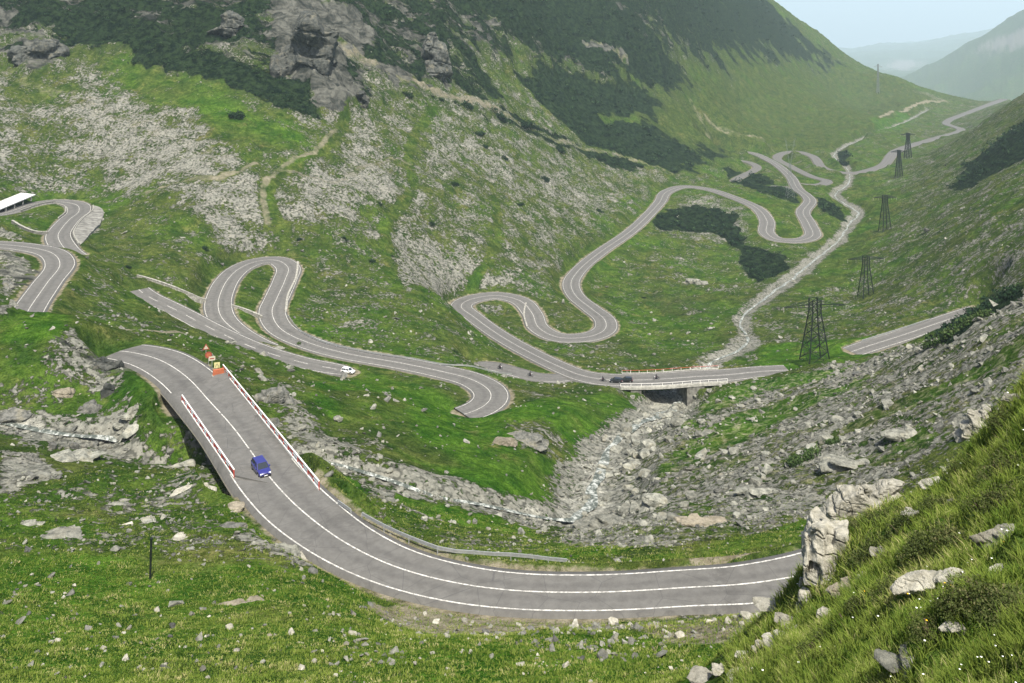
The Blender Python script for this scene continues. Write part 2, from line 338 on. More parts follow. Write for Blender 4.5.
region([(395,85),(440,95),(510,118),(512,128),(470,124),(430,108)], .01, .02, pine=.45)
region([(500,110),(560,140),(640,168),(640,180),(580,160),(500,125)], .008, .012, pine=.88)
region([(652,224),(668,210),(700,207),(734,214),(745,224),(722,232),(690,234),(660,232)], .006, .02, rmin=560, pine=.95, rock=.5)
region([(735,222),(750,245),(788,258),(788,270),(760,284),(745,272),(738,250),(715,236)], .006, .016, rmin=470, pine=.97, rock=.4)
region([(660,215),(700,195),(740,205),(750,232),(700,245),(660,235)], .01, .02, rock=.55)
region([(722,170),(752,172),(766,180),(798,194),(796,204),(764,196),(735,186)], .004, .012, rmin=700, pine=.95)
region([(802,196),(818,198),(836,208),(852,222),(842,226),(820,212)], .004, .010, rmin=700, pine=.95)
region([(836,152),(848,152),(849,160),(840,163)], .004, .006, pine=.95)
region([(950,188),(966,166),(1030,118),(1200,60),(1200,110),(1040,152),(985,178),(962,194)], .008, .02, pine=.97)
region([(640,290),(700,295),(720,310),(690,318),(650,310)], .015, .03, pine=.35, lush=.3)
region([(925,348),(938,328),(985,300),(1024,285),(1024,300),(985,322),(945,350)], .008, .015, rmin=180, pine=.8, lush=.4)
# right hand side of the valley
region([(780,240),(860,240),(1024,90),(1300,0),(1300,280),(1024,290),(930,320),(850,365),(780,370),(740,340)], .03, .04, rmin=290, rock=.40, lush=.32, rough=.12)
region([(880,300),(960,255),(1030,205),(1300,180),(1300,260),(1030,280),(940,315)], .015, .05, rmin=290, rock=.47, lush=.35)
region([(845,160),(900,200),(860,260),(800,300),(830,240)], .02, .02, rock=.12, lush=.4)
region([(760,345),(860,340),(900,350),(830,372),(760,372)], .01, .02, rmin=285, rock=.06, lush=.75)
region([(880,355),(960,320),(1024,285),(1024,300),(930,355)], .01, .02, rmin=200, rock=.15, lush=.6)
# far slopes
region([(640,140),(740,60),(850,75),(930,100),(840,150),(760,150),(700,160)], .02, .03, rmin=900, rock=.14, lush=.2, pine=.22, cliff=.1, rough=.5)
region([(870,128),(900,118),(915,122),(900,132),(880,138)], .01, .01, rmin=900, lush=.85)
region([(905,98),(935,98),(950,104),(880,106)], .01, .01, rmin=1500, brown=.5, rock=.5)
region([(985,36),(1300,20),(1300,36),(1000,50),(975,46)], .01, .02, rmin=3000, brown=.7, rock=.6)
region([(890,66),(902,60),(918,64),(905,72)], .02, .02, rmin=5000, brown=.9, rock=.9)
# stone slope, ravine and nose
region([(556,545),(570,500),(598,455),(650,410),(700,395),(790,378),(930,340),(1024,290),(1300,180),(1300,420),(1024,380),(960,430),(900,475),(850,508),(780,530),(700,545),(620,550)], .02, .04, rmin=100, rock=.62, lush=.4, rough=.9, gravel=.28, brown=.42)
region([(668,455),(720,425),(760,408),(830,392),(880,372),(850,390),(800,412),(745,440),(690,462)], .008, .03, rmin=150, rock=.12, lush=.7)
region([(690,400),(760,380),(850,368),(840,378),(760,395),(700,418)], .008, .02, rmin=200, rock=.2, lush=.7)
region([(784,468),(806,446),(850,424),(895,400),(950,378),(1010,350),(1024,352),(960,388),(905,415),(850,436),(800,468)], .008, .03, rmin=100, rock=.15, lush=.5)
region([(860,470),(900,440),(930,420),(915,450),(880,475)], .008, .03, rmin=100, rock=.35, lush=.4)
region([(652,470),(668,462),(680,470),(665,478)], .008, .02, rmin=100, rock=.1, lush=.7)
region([(560,505),(590,495),(600,520),(570,530)], .01, .03, rmin=130, rock=.6)
region([(560,548),(600,543),(640,545),(620,556),(560,560)], .006, .02, rmin=93, rock=.1, lush=.8)
region([(620,562),(680,552),(740,540),(800,520),(865,500),(835,530),(790,545),(730,556),(660,570)], .006, .02, rmin=93, rock=.06, lush=.7, gravel=0)
region([(270,380),(300,405),(330,432),(400,470),(540,500),(570,515),(550,550),(430,530),(330,480),(300,450),(280,410)], .012, .03, rmin=128, rock=.68, lush=.35, rough=.7)
region([(395,490),(450,500),(545,530),(545,540),(500,534),(440,520),(400,505)], .006, .02, rmin=100, rock=.08, lush=.75)
region([(320,472),(345,478),(370,500),(345,505),(322,490)], .006, .02, rmin=100, rock=.08, lush=.7)
region([(315,380),(380,376),(450,395),(500,412),(560,395),(650,402),(625,420),(590,440),(588,492),(555,500),(490,492),(410,462),(340,425),(310,400)], .008, .02, rmin=150, rock=.12, lush=.7, rough=.35, gravel=0, brown=0)
region([(500,425),(545,420),(575,440),(560,455),(520,450)], .012, .03, rmin=150, rock=.45, lush=.3, brown=.2)
region([(325,392),(400,395),(420,440),(470,470),(430,465),(350,430)], .012, .03, rmin=150, rock=.2, lush=.35, brown=.2)
# knoll, gorge and the slope below the big bend
region([(60,322),(112,342),(150,372),(160,400),(130,412),(60,378),(45,350)], .01, .03, rmin=140, cliff=.25, rock=.62, rough=1.3, lush=.3)
region([(0,308),(70,318),(60,345),(0,342)], .008, .02, rmin=150, rock=.05, lush=.7)
region([(0,378),(80,385),(120,408),(80,420),(0,400)], .01, .03, rmin=140, cliff=.15, rock=.3, lush=.35)
region([(130,400),(150,375),(185,400),(220,460),(160,470),(0,450),(0,415),(80,425)], .01, .03, rmin=128, rock=.48, lush=.4, rough=.8)
region([(0,455),(35,455),(55,480),(0,500)], .006, .02, rmin=90, rock=.85, lush=.3)
region([(110,470),(190,458),(262,480),(262,535),(160,530),(90,500),(30,500)], .01, .03, rmin=80, rock=.50, rough=.8, lush=.5)
region([(262,500),(330,550),(310,570),(240,540)], .008, .02, rmin=70, rock=.72, rough=.9)
region([(0,495),(110,515),(130,545),(60,552),(0,550)], .01, .04, rmin=80, rock=.38, lush=.6)
region([(0,555),(300,570),(420,620),(500,683),(0,720)], .02, .03, rmin=40, rock=.05, lush=.72, rough=.15)
region([(400,602),(500,614),(600,613),(740,603),(800,590),(790,612),(710,636),(600,630),(500,626),(400,622),(340,600)], .008, .02, rmin=50, rock=.6, brown=.42, lush=.5)
region([(330,625),(640,632),(720,640),(700,760),(330,760)], .01, .03, rmin=30, rock=.22, lush=.85, rough=.15)
region([(0,232),(14,240),(16,258),(44,266),(50,276),(28,300),(10,330),(0,330)], .008, .015, rmin=200, rock=.8, cliff=.45, lush=.3, rough=.8)
region([(90,200),(104,214),(98,232),(84,240),(76,226)], .004, .008, rmin=300, rock=.6, brown=.4)
region([(140,372),(175,378),(205,405),(232,470),(200,462),(165,420)], .008, .02, rmin=128, rock=.22, brown=.5, lush=.3, cliff=0)
region([(690,570),(745,560),(790,548),(860,520),(860,540),(812,556),(760,566),(700,578)], .004, .006, rmin=90, brown=1.0, rock=.25, lush=.2)
region([(420,606),(500,616),(600,620),(700,616),(770,606),(760,618),(600,632),(430,620)], .004, .012, rmin=70, brown=.8, rock=.5, lush=.3)
# near hillside
near_r = sstep(53, 47, RR) * sstep(0.20, 0.27, T2)
for k, v in dict(rock=.05, lush=.55, rough=.2, gravel=0, brown=.1, pine=0, cliff=0).items():
    M[CH[k]] = M[CH[k]] * (1 - near_r) + v * near_r
# trails and old cuttings across the slope
trail([(285,255),(284,232),(270,210),(268,190),(280,175),(312,158),(340,135),(347,108)], 1.2, 3.0, 300, rock=.2, lush=.34)
trail([(268,225),(262,205),(262,188),(278,172),(310,155),(336,132)], 0.8, 2.5, 300, path=.6, rock=.3)
trail([(400,292),(386,255),(384,230),(396,210),(416,190),(408,165),(412,140),(432,112)], 1.0, 3, 300, rock=.2, lush=.34)
trail([(470,288),(492,262),(500,240),(497,215),(494,198)], 0.9, 2.5, 300, rock=.2, lush=.34)
trail([(150,192),(220,180),(255,165)], 1.6, 2.5, 300, path=.6, rock=.3)
trail([(280,172),(330,185),(395,160),(410,165)], 1.4, 2, 300, path=.5)
trail([(338,60),(380,78),(440,98),(512,122)], 2.5, 4, 400, path=.62, rock=.5, pine=0)
trail([(585,62),(625,76)], 2, 4, 600, path=.6, rock=.3, pine=0)
trail([(500,118),(560,146),(640,166),(680,178)], 2, 2, 400, path=.5, pine=0)
trail([(690,110),(760,170),(790,170)], 3, 4, 600, path=.45, pine=0)
trail([(0,75),(70,100),(150,130),(230,165)], 3, 5, 300, path=.4)
trail([(120,335),(150,331),(178,334)], .8, 1, 225, path=.9)
trail([(400,620),(480,624),(590,624),(700,634),(760,610)], 1.6, 2.5, 40, brown=.9, path=.6, rock=.3)
trail([(0,193),(40,190),(80,193)], 4, 4, 400, path=.3)
trail([(880,120),(930,105),(945,103)], 4, 4, 1200, path=.7)
trail([(700,125),(740,145),(760,148)], 3, 8, 900, path=.5)

# ------------------------------------------------------------------ relief
vis_amp = np.clip(RR / 300, 0.12, 6.0)
big = fbm(X / 210, Y / 210, 4, 61) * 4.0 * sstep(300, 1200, RR) + ridged(X / 420 + Y / 900, Y / 800, 4, 71) * 40 * sstep(450, 1300, RR) * np.clip(M[7] - .1, 0, 1)
big += (ridged(X / 1500, Y / 1500, 5, 75) - .55) * 110 * sstep(3000, 6000, RR)
mid = fbm(X / 17, Y / 17, 4, 81) * (0.5 + 2.2 * M[7]) * np.clip(RR / 250, .15, 3)
humm = (ridged(X / 3.4, Y / 3.4, 3, 141) * .30 + fbm(X / 7.5, Y / 7.5, 3, 145) * .9) * sstep(50, 130, RR) * np.clip(RR / 300, .4, 1.6)
fine = humm + ridged(X / 5.2, Y / 5.2, 4, 91) * 0.42 * (M[7] + .15) * sstep(15, 120, RR) + fbm(X / 1.3, Y / 1.3, 3, 95) * 0.16 * sstep(4, 30, RR)
tuss = (np.abs(fbm(X / 2.3, Y / 2.3, 3, 121)) * 1.1 + fbm(X / 6, Y / 6, 2, 125) * 1.3 + .25 * np.abs(fbm(X / .8, Y / .8, 2, 129))) * .9 * near_r * sstep(4, 9, RR)
crag = ridged(X / 60, Y / 24, 5, 99) * 15.0 * M[2] * sstep(150, 550, RR) + ridged(X / 14, Y / 8, 4, 101) * 2.4 * M[2]
DISP = big + mid + fine + crag + tuss
# roads and streams press the relief flat around them
DIST = np.full(T2.shape, 1e3, np.float32); HWF = np.zeros(T2.shape, np.float32)
wsum = np.zeros(T2.shape, np.float64); zsum = np.zeros(T2.shape, np.float64)
SD = np.full(T2.shape, 1e3, np.float32); swm = np.zeros(T2.shape); szm = np.zeros(T2.shape)
def splat(row, rad, fn):
    x, y = row[0], row[1]; r = math.hypot(x, y); th = math.atan2(x, y)
    j0, j1 = np.searchsorted(LR, [math.log(max(r - rad, 2.6)), math.log(r + rad)])
    i0, i1 = np.searchsorted(TH, [th - rad / r, th + rad / r])
    sl = (slice(j0, j1 + 1), slice(i0, i1 + 1))
    d = np.hypot(X[sl] - x, Y[sl] - y); fn(sl, d)
for nme, c in road_path.items():
    for row in c:
        if row[4] < 0.5: continue
        rad = 30 if np.hypot(row[0], row[1]) > 900 else (12 if np.hypot(row[0], row[1]) < 118 else 18)
        def f(sl, d, row=row, rad=rad):
            w = np.where(d < rad, 1.0 / (np.maximum(d, .6)) ** 4, 0)
            wsum[sl] += w; zsum[sl] += w * row[2]
            e = (d - row[3]).astype(np.float32); m = e < DIST[sl]
            DIST[sl] = np.where(m, e, DIST[sl])
        splat(row, rad, f)
for nme, c in stream_path.items():
    for row in c:
        def f(sl, d, row=row):
            w = np.where(d < 22, 1.0 / (np.maximum(d, .8)) ** 3, 0); swm[sl] += w; szm[sl] += w * row[2]
            SD[sl] = np.minimum(SD[sl], (d - row[3]).astype(np.float32))
        splat(row, 22, f)
calm = 0.12 + 0.88 * sstep(2.0, 13.0, np.minimum(DIST, SD + 3))
Z = Zbase + DISP * calm
hs = swm > 0
k = np.where(hs, sstep(9, 0, SD), 0)
Z = Z * (1 - k) + np.where(hs, szm / np.maximum(swm, 1e-12), 0) * k - 1.3 * sstep(3, -2, SD) 
rgh = ridged(X / 2.6, Y / 2.6, 3, 111) * .35 * sstep(4, -1, SD); Z += rgh
hr = wsum > 0
spread = np.where(RR > 900, 14, np.where(RR < 118, 4.5, np.where(RR < 177, 10.5, np.where(RR < 215, 5.0, 7.5))))
k = np.where(hr, sstep(spread, 1.3, DIST), 0)
Z = Z * (1 - k) + np.where(hr, zsum / np.maximum(wsum, 1e-12), 0) * k
Z -= np.where(hr, sstep(2.2, 0.9, DIST) * np.where(RR > 700, .9, .38), 0)
for nme, lo_r, hi_r in (('main_road', 119, 170), ('valley_road', 285, 300)):      # open space under the bridge decks
    for row in road_path[nme]:
        rr_ = np.hypot(row[0], row[1])
        if row[4] < .5 and lo_r < rr_ < hi_r:
            def f(sl, d, row=row):
                cap = row[2] - 1.6 - 1.2 * (nme == 'main_road'); w = sstep(row[3] + 5, row[3] + 2, d)
                Z[sl] = np.where(w > 0, np.minimum(Z[sl], cap + (1 - w) * 6), Z[sl])
            splat(row, row[3] + 5, f)
# gravel and stones
low_ = np.where(hs, sstep(3.5, 1.5, Z - szm / np.maximum(swm, 1e-12)), 0)
g = sstep(2.5, -1.5, SD + wx * 3 + np.where(RR < 330, 5 * fbm(X / 6, Y / 6, 3, 431) + 1.5, 1.4)) * low_; M[5] = np.maximum(M[5], g * .62); M[0] = np.maximum(M[0], .8 * sstep(6, 0, SD + wy * 4) * low_); M[1] *= 1 - g
v = sstep(2.6, .6, DIST + wx * 1.5) * (RR < 1500) * (1 - .8 * ((RR > 176) & (RR < 225))); M[6] = np.maximum(M[6], v * .75); M[1] *= 1 - sstep(3, 1, DIST)
M[0] *= 1 - .6 * sstep(6, 2, DIST) * (RR < 900)

def grid_mesh(name, Xa, Ya, Za):
    nr, nc = Xa.shape
    me = bpy.data.meshes.new(name)
    co = np.empty((nr * nc + 1, 3), np.float32); co[:-1, 0] = Xa.ravel(); co[:-1, 1] = Ya.ravel(); co[:-1, 2] = Za.ravel()
    co[-1] = (0, 0, float(Za[0].mean()))
    idx = np.arange(nr * nc, dtype=np.int32).reshape(nr, nc)
    q = np.stack([idx[:-1, :-1], idx[:-1, 1:], idx[1:, 1:], idx[1:, :-1]], -1).reshape(-1, 4)
    q = q[:, ::-1]
    tri = np.stack([idx[0, 1:], idx[0, :-1], np.full(nc - 1, nr * nc, np.int32)], -1)[:, ::-1]
    loops = np.r_[q.ravel(), tri.ravel()].astype(np.int32)
    me.vertices.add(len(co)); me.vertices.foreach_set('co', co.ravel())
    me.loops.add(len(loops)); me.loops.foreach_set('vertex_index', loops)
    nq, ntr = len(q), len(tri); me.polygons.add(nq + ntr)
    me.polygons.foreach_set('loop_start', np.r_[np.arange(nq) * 4, nq * 4 + np.arange(ntr) * 3].astype(np.int32))
    me.update(calc_edges=True)
    me.polygons.foreach_set('use_smooth', np.ones(nq + ntr, bool))
    return me
def quick_mesh(name, verts, faces_flat, k, smooth=False, mats=None):
    """many k-gons at once"""
    me = bpy.data.meshes.new(name); nf = len(faces_flat) // k
    me.vertices.add(len(verts)); me.vertices.foreach_set('co', np.asarray(verts, np.float32).ravel())
    me.loops.add(len(faces_flat)); me.loops.foreach_set('vertex_index', np.asarray(faces_flat, np.int32))
    me.polygons.add(nf); me.polygons.foreach_set('loop_start', (np.arange(nf) * k).astype(np.int32))
    if mats is not None: me.polygons.foreach_set('material_index', np.asarray(mats, np.int32))
    me.update(calc_edges=True); me.polygons.foreach_set('use_smooth', np.full(nf, smooth)); return me
def zat(x, y):
    """height of the finished ground"""
    r = np.hypot(x, y); th = np.arctan2(x, y); lr = np.log(np.maximum(r, 2.6))
    j = np.clip(np.searchsorted(LR, lr) - 1, 0, NR - 2); i = np.clip(np.searchsorted(TH, th) - 1, 0, NC - 2)
    v = (lr - LR[j]) / (LR[j + 1] - LR[j]); u = (th - TH[i]) / (TH[i + 1] - TH[i])
    return (Z[j, i] * (1 - u) + Z[j, i + 1] * u) * (1 - v) + (Z[j + 1, i] * (1 - u) + Z[j + 1, i + 1] * u) * v
def mat_at(ch, x, y):
    r = np.hypot(x, y); th = np.arctan2(x, y)
    j = np.clip(np.searchsorted(LR, np.log(np.maximum(r, 2.6))), 0, NR - 1); i = np.clip(np.searchsorted(TH, th), 0, NC - 1)
    return ch[j, i]
def ground_hit(px, py, rmin=0.0):
    """point of the finished ground seen in a direction"""
    th, s = ray(px, py); l = np.linspace(math.log(max(rmin, 2.7)), LR[-1], 9000); r = np.exp(l)
    zz = zat(r * math.sin(th), r * math.cos(th)); k = np.where(zz >= CZ - r * s)[0]
    r = r[k[0]] if len(k) else r[-1]
    return Vector((r * math.sin(th), r * math.cos(th), CZ - r * s))
# ------------------------------------------------------------------ naming helpers
def link(o, parent=None):
    S.collection.objects.link(o)
    if parent is not None: o.parent = parent
    return o
def tag(o, label=None, cat=None, group=None, kind=None):
    if label: o["label"] = label
    if cat: o["category"] = cat
    if group: o["group"] = group
    if kind: o["kind"] = kind
    return o
def empty(name, loc, rz=0.0):
    o = bpy.data.objects.new(name, None); o.location = loc; o.rotation_euler = (0, 0, rz); o.empty_display_size = 0.5
    return link(o)
def mobj(name, me, mat, parent=None):
    for m in (mat if isinstance(mat, (list, tuple)) else [mat]): me.materials.append(m)
    return link(bpy.data.objects.new(name, me), parent)
class MB:
    """collects boxes, bars and sweeps into one mesh"""
    def __init__(s): s.v = []; s.f = []; s.m = []
    def add(s, vs, fs, m=0):
        b = len(s.v); s.v += [tuple(v) for v in vs]; s.f += [tuple(b + i for i in f) for f in fs]; s.m += [m] * len(fs); return s
    def box(s, c, d, rot=None, m=0, taper=1.0):
        hx, hy, hz = d[0] / 2, d[1] / 2, d[2] / 2; vs = []
        for z in (-hz, hz):
            t = taper if z > 0 else 1
            for x, y in ((-hx, -hy), (hx, -hy), (hx, hy), (-hx, hy)):
                p = Vector((x * t, y * t, z)); p = rot @ p if rot else p; vs.append(p + Vector(c))
        return s.add(vs, [(0, 3, 2, 1), (4, 5, 6, 7), (0, 1, 5, 4), (1, 2, 6, 5), (2, 3, 7, 6), (3, 0, 4, 7)], m)
    def bar(s, a, b, w, h=None, m=0, n=4):
        a, b = Vector(a), Vector(b); d = (b - a); L = d.length
        if L < 1e-6: return s
        h = h or w; z = d / L; x = z.cross(Vector((0, 0, 1)))
        x = Vector((1, 0, 0)) if x.length < 1e-4 else x.normalized(); y = z.cross(x)
        ring = [(math.cos(2 * math.pi * (k + .5) / n), math.sin(2 * math.pi * (k + .5) / n)) for k in range(n)]
        f = 1 / math.cos(math.pi / n) if n == 4 else 1
        vs = [p + x * (cx * w / 2 * f) + y * (cy * h / 2 * f) for p in (a, b) for cx, cy in ring]
        fs = [(k, (k + 1) % n, n + (k + 1) % n, n + k) for k in range(n)] + [tuple(range(n))[::-1], tuple(range(n, 2 * n))]
        return s.add(vs, fs, m)
    def build(s, name, mat, parent=None, smooth=False):
        me = bpy.data.meshes.new(name); me.from_pydata(s.v, [], s.f)
        ml = mat if isinstance(mat, (list, tuple)) else [mat]
        for m in ml: me.materials.append(m)
        if len(ml) > 1: me.polygons.foreach_set('material_index', s.m)
        if smooth: me.polygons.foreach_set('use_smooth', [True] * len(s.f))
        me.update(); return link(bpy.data.objects.new(name, me), parent)

# ------------------------------------------------------------------ materials
def new_mat(name, rough=0.9, spec=0.3):
    m = bpy.data.materials.new(name); m.use_nodes = True
    b = m.node_tree.nodes['Principled BSDF']; b.inputs['Roughness'].default_value = rough
    b.inputs['Specular IOR Level'].default_value = spec
    return m, m.node_tree, b
class NG:
    """short hand for node building"""
    def __init__(s, t): s.t = t; s.n = t.nodes; s.l = t.links
    def new(s, ty, **kw):
        n = s.n.new(ty)
        for k, v in kw.items(): setattr(n, k, v)
        return n
    def con(s, a, b): s.l.new(a, b)
    def val(s, sock, v):
        if hasattr(v, 'is_output'): s.l.new(v, sock)
        elif isinstance(v, (tuple, list)) and len(v) == 3 and sock.type == 'RGBA': sock.default_value = (*v, 1)
        else: sock.default_value = v
    def math(s, op, a, b=0.0, c=None, clamp=False):
        n = s.new('ShaderNodeMath', operation=op, use_clamp=clamp); s.val(n.inputs[0], a); s.val(n.inputs[1], b)
        if c is not None: s.val(n.inputs[2], c)
        return n.outputs[0]
    def mix(s, f, a, b, mode='MIX'):
        n = s.new('ShaderNodeMix', data_type='RGBA', blend_type=mode); s.val(n.inputs[0], f); s.val(n.inputs[6], a); s.val(n.inputs[7], b); return n.outputs[2]
    def noise(s, scale, detail=4, rough=.55, vec=None, dist=0.0):
        n = s.new('ShaderNodeTexNoise'); n.inputs['Scale'].default_value = scale; n.inputs['Detail'].default_value = detail
        n.inputs['Roughness'].default_value = rough; n.inputs['Distortion'].default_value = dist
        s.con(vec if vec is not None else s.pos(), n.inputs['Vector']); return n.outputs['Fac']
    def voro(s, scale, vec=None, feature='F1', out='Distance', rnd=1.0):
        n = s.new('ShaderNodeTexVoronoi', feature=feature); n.inputs['Scale'].default_value = scale; n.inputs['Randomness'].default_value = rnd
        s.con(vec if vec is not None else s.pos(), n.inputs['Vector']); return n.outputs[out]
    def pos(s):
        if not hasattr(s, '_p'): s._p = s.new('ShaderNodeNewGeometry').outputs['Position']
        return s._p
    def ramp(s, f, a, b, lo=0.0, hi=1.0):
        n = s.new('ShaderNodeMapRange', clamp=True, interpolation_type='SMOOTHSTEP'); s.val(n.inputs[0], f); s.val(n.inputs[1], a); s.val(n.inputs[2], b)
        s.val(n.inputs[3], lo); s.val(n.inputs[4], hi); return n.outputs[0]
    def attr(s, name):
        a = s.new('ShaderNodeAttribute', attribute_name=name); sp = s.new('ShaderNodeSeparateColor'); s.con(a.outputs['Color'], sp.inputs[0])
        return sp.outputs[0], sp.outputs[1], sp.outputs[2], a.outputs['Alpha']
    def bump(s, b, h, strength=.5, dist=.3):
        n = s.new('ShaderNodeBump'); n.inputs['Strength'].default_value = strength; n.inputs['Distance'].default_value = dist
        s.con(h, n.inputs['Height']); s.con(n.outputs[0], b.inputs['Normal'])
def simple(name, col, rough=.6, spec=.4, metal=0.0, var=.15, scale=3.0, bump=0.0):
    m, t, b = new_mat(name, rough, spec); g = NG(t); b.inputs['Metallic'].default_value = metal
    tc = g.new('ShaderNodeTexCoord').outputs['Object']
    f = g.noise(scale, 5, .6, tc)
    lo = tuple(c * (1 - var) for c in col); hi = tuple(min(1, c * (1 + var)) for c in col)
    g.con(g.mix(g.ramp(f, .35, .65), lo, hi), b.inputs['Base Color'])
    if bump: g.bump(b, f, .5, bump)
    return m

# ground: grass, stones, scree, dwarf pine floor, dirt, gravel chosen by the surveyed regions
mg, t, b = new_mat("ground_cover", 1.0, .0); g = NG(t)
rock, pine, cliff, path = g.attr('coverA'); lush, gravel, brown, rgh_ = g.attr('coverB')
P = g.pos()
n400 = g.noise(.006, 5, .6); n60 = g.noise(.03, 5, .6); n12 = g.noise(.14, 6, .62); n3 = g.noise(.55, 5, .65); n1 = g.noise(2.6, 4, .7); n03 = g.noise(11, 3, .7)
dull = g.mix(g.ramp(n12, .32, .68), (.027, .050, .013), (.078, .098, .027))
fresh = g.mix(g.ramp(n12, .30, .68), (.022, .068, .008), (.064, .130, .016))
lf = g.math('ADD', lush, g.math('MULTIPLY', g.math('SUBTRACT', n60, .5), 1.5))
grass = g.mix(g.ramp(lf, .15, .85), dull, fresh)
dry = g.mix(g.ramp(n3, .4, .6), (.115, .105, .036), (.17, .15, .07))
grass = g.mix(g.math('MULTIPLY', g.ramp(g.noise(.075, 6, .7, dist=.6), .52, .72), .55), grass, dry)
grass = g.mix(g.ramp(n1, .25, .75), g.mix(1.0, grass, (.45, .50, .42), 'MULTIPLY'), g.mix(1.0, grass, (1.55, 1.45, 1.3), 'MULTIPLY'))
grass = g.mix(g.math('MULTIPLY', g.ramp(n3, .60, .40), .75), grass, g.mix(1.0, grass, (.38, .5, .40), 'MULTIPLY'))
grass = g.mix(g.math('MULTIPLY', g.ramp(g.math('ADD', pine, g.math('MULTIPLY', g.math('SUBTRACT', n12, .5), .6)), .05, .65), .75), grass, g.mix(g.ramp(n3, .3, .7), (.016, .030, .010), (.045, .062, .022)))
# rock colour
rk = g.mix(g.ramp(g.noise(.9, 6, .7), .32, .68), (.11, .112, .092), (.235, .23, .19))
rk = g.mix(g.math('MULTIPLY', g.ramp(g.noise(.22, 5, .6), .45, .7), .5), rk, (.25, .235, .19))
rk = g.mix(g.ramp(g.voro(.95, feature='F1'), .50, .80), rk, (.08, .08, .066))
fs = g.math('ADD', g.math('MULTIPLY', g.noise(.75, 8, .72, dist=.3), .62), g.math('MULTIPLY', g.noise(.10, 5, .62), .38))
thr = g.math('SUBTRACT', .635, g.math('MULTIPLY', rock, .27))
fr = g.ramp(fs, thr, g.math('ADD', thr, .035))
dirt = g.mix(g.ramp(n3, .3, .7), (.13, .108, .07), (.25, .22, .16))
col = g.mix(g.math('MULTIPLY', g.ramp(g.math('ADD', brown, g.math('MULTIPLY', g.math('SUBTRACT', n3, .5), 1.1)), .35, .75), .9), grass, dirt)
col = g.mix(fr, col, rk)
grv = g.mix(g.ramp(g.noise(1.4, 6, .75), .32, .66), (.14, .14, .115), (.38, .37, .31))
col = g.mix(g.ramp(g.math('ADD', gravel, g.math('MULTIPLY', g.math('SUBTRACT', n3, .5), .9)), .4, .7), col, grv)
pcol = g.mix(g.ramp(n3, .3, .7), (.13, .12, .08), (.21, .19, .135))
col = g.mix(g.ramp(g.math('ADD', path, g.math('MULTIPLY', g.math('SUBTRACT', n12, .5), .9)), .35, .75), col, pcol)
mp = g.new('ShaderNodeVectorMath', operation='MULTIPLY'); g.con(P, mp.inputs[0]); mp.inputs[1].default_value = (.38, 1.0, .7); PS = mp.outputs[0]
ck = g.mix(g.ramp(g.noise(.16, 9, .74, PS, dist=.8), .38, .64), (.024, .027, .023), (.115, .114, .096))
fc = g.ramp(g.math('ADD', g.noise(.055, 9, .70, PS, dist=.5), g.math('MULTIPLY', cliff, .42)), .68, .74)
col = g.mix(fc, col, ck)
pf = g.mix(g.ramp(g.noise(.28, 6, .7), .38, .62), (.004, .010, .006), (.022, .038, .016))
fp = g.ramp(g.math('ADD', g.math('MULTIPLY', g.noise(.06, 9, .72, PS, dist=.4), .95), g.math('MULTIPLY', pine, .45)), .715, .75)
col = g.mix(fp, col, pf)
g.con(col, b.inputs['Base Color'])
hgt = g.math('ADD', g.math('MULTIPLY', fr, .35), g.math('ADD', g.math('MULTIPLY', n3, .9), g.math('ADD', g.math('MULTIPLY', n1, .32), g.math('MULTIPLY', n03, .06))))
hgt = g.math('ADD', hgt, g.math('MULTIPLY', fp, g.math('MULTIPLY', n3, 2.0)))
g.bump(b, hgt, .9, 1.0)
MAT_GROUND = mg

# ------------------------------------------------------------------ the ground sheet
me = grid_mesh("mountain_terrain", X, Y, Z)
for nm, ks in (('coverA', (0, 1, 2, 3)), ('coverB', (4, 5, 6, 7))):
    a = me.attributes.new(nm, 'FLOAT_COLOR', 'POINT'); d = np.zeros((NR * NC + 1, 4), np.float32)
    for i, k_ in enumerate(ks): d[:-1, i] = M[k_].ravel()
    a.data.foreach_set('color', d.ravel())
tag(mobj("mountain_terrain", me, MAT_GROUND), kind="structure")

# ------------------------------------------------------------------ asphalt, painted lines
ma, t, b = new_mat("asphalt", .88, .25); g = NG(t)
u = g.new('ShaderNodeAttribute', attribute_name='across'); ab = u.outputs['Fac']
base = g.mix(g.ramp(g.noise(.9, 7, .7), .3, .7), (.094, .090, .081), (.128, .123, .111))
base = g.mix(g.ramp(g.noise(60, 3, .7), .3, .7), g.mix(1.0, base, (.86, .86, .86), 'MULTIPLY'), g.mix(1.0, base, (1.12, 1.12, 1.12), 'MULTIPLY'))
trk = g.math('MULTIPLY', g.ramp(g.math('ABSOLUTE', g.math('SUBTRACT', g.math('FRACT', g.math('MULTIPLY', g.math('ABSOLUTE', ab), 2.0)), .5)), .0, .32, 1, 0), .55)
base = g.mix(trk, base, g.mix(1.0, base, (.72, .72, .73), 'MULTIPLY'))
crk = g.ramp(g.voro(.22, feature='DISTANCE_TO_EDGE'), .0, .012, 1, 0)
base = g.mix(g.math('MULTIPLY', crk, .5), base, (.045, .045, .045))
base = g.mix(g.ramp(g.noise(.09, 6, .7, dist=.8), .60, .61), base, g.mix(1.0, base, (.86, .86, .86), 'MULTIPLY'))
base = g.mix(g.ramp(g.math('ABSOLUTE', g.math('ADD', ab, g.math('MULTIPLY', g.math('SUBTRACT', g.noise(1.2, 4, .7), .5), .1))), .93, 1.02), base, (.25, .225, .17))
g.con(base, b.inputs['Base Color']); g.bump(b, g.noise(35, 3, .7), .3, .02)
MAT_ASPH = ma
ml, t, b = new_mat("road_paint", .7, .3); g = NG(t)
g.con(g.mix(g.ramp(g.noise(2.4, 7, .8), .38, .62), (.20, .195, .175), (.60, .58, .52)), b.inputs['Base Color'])
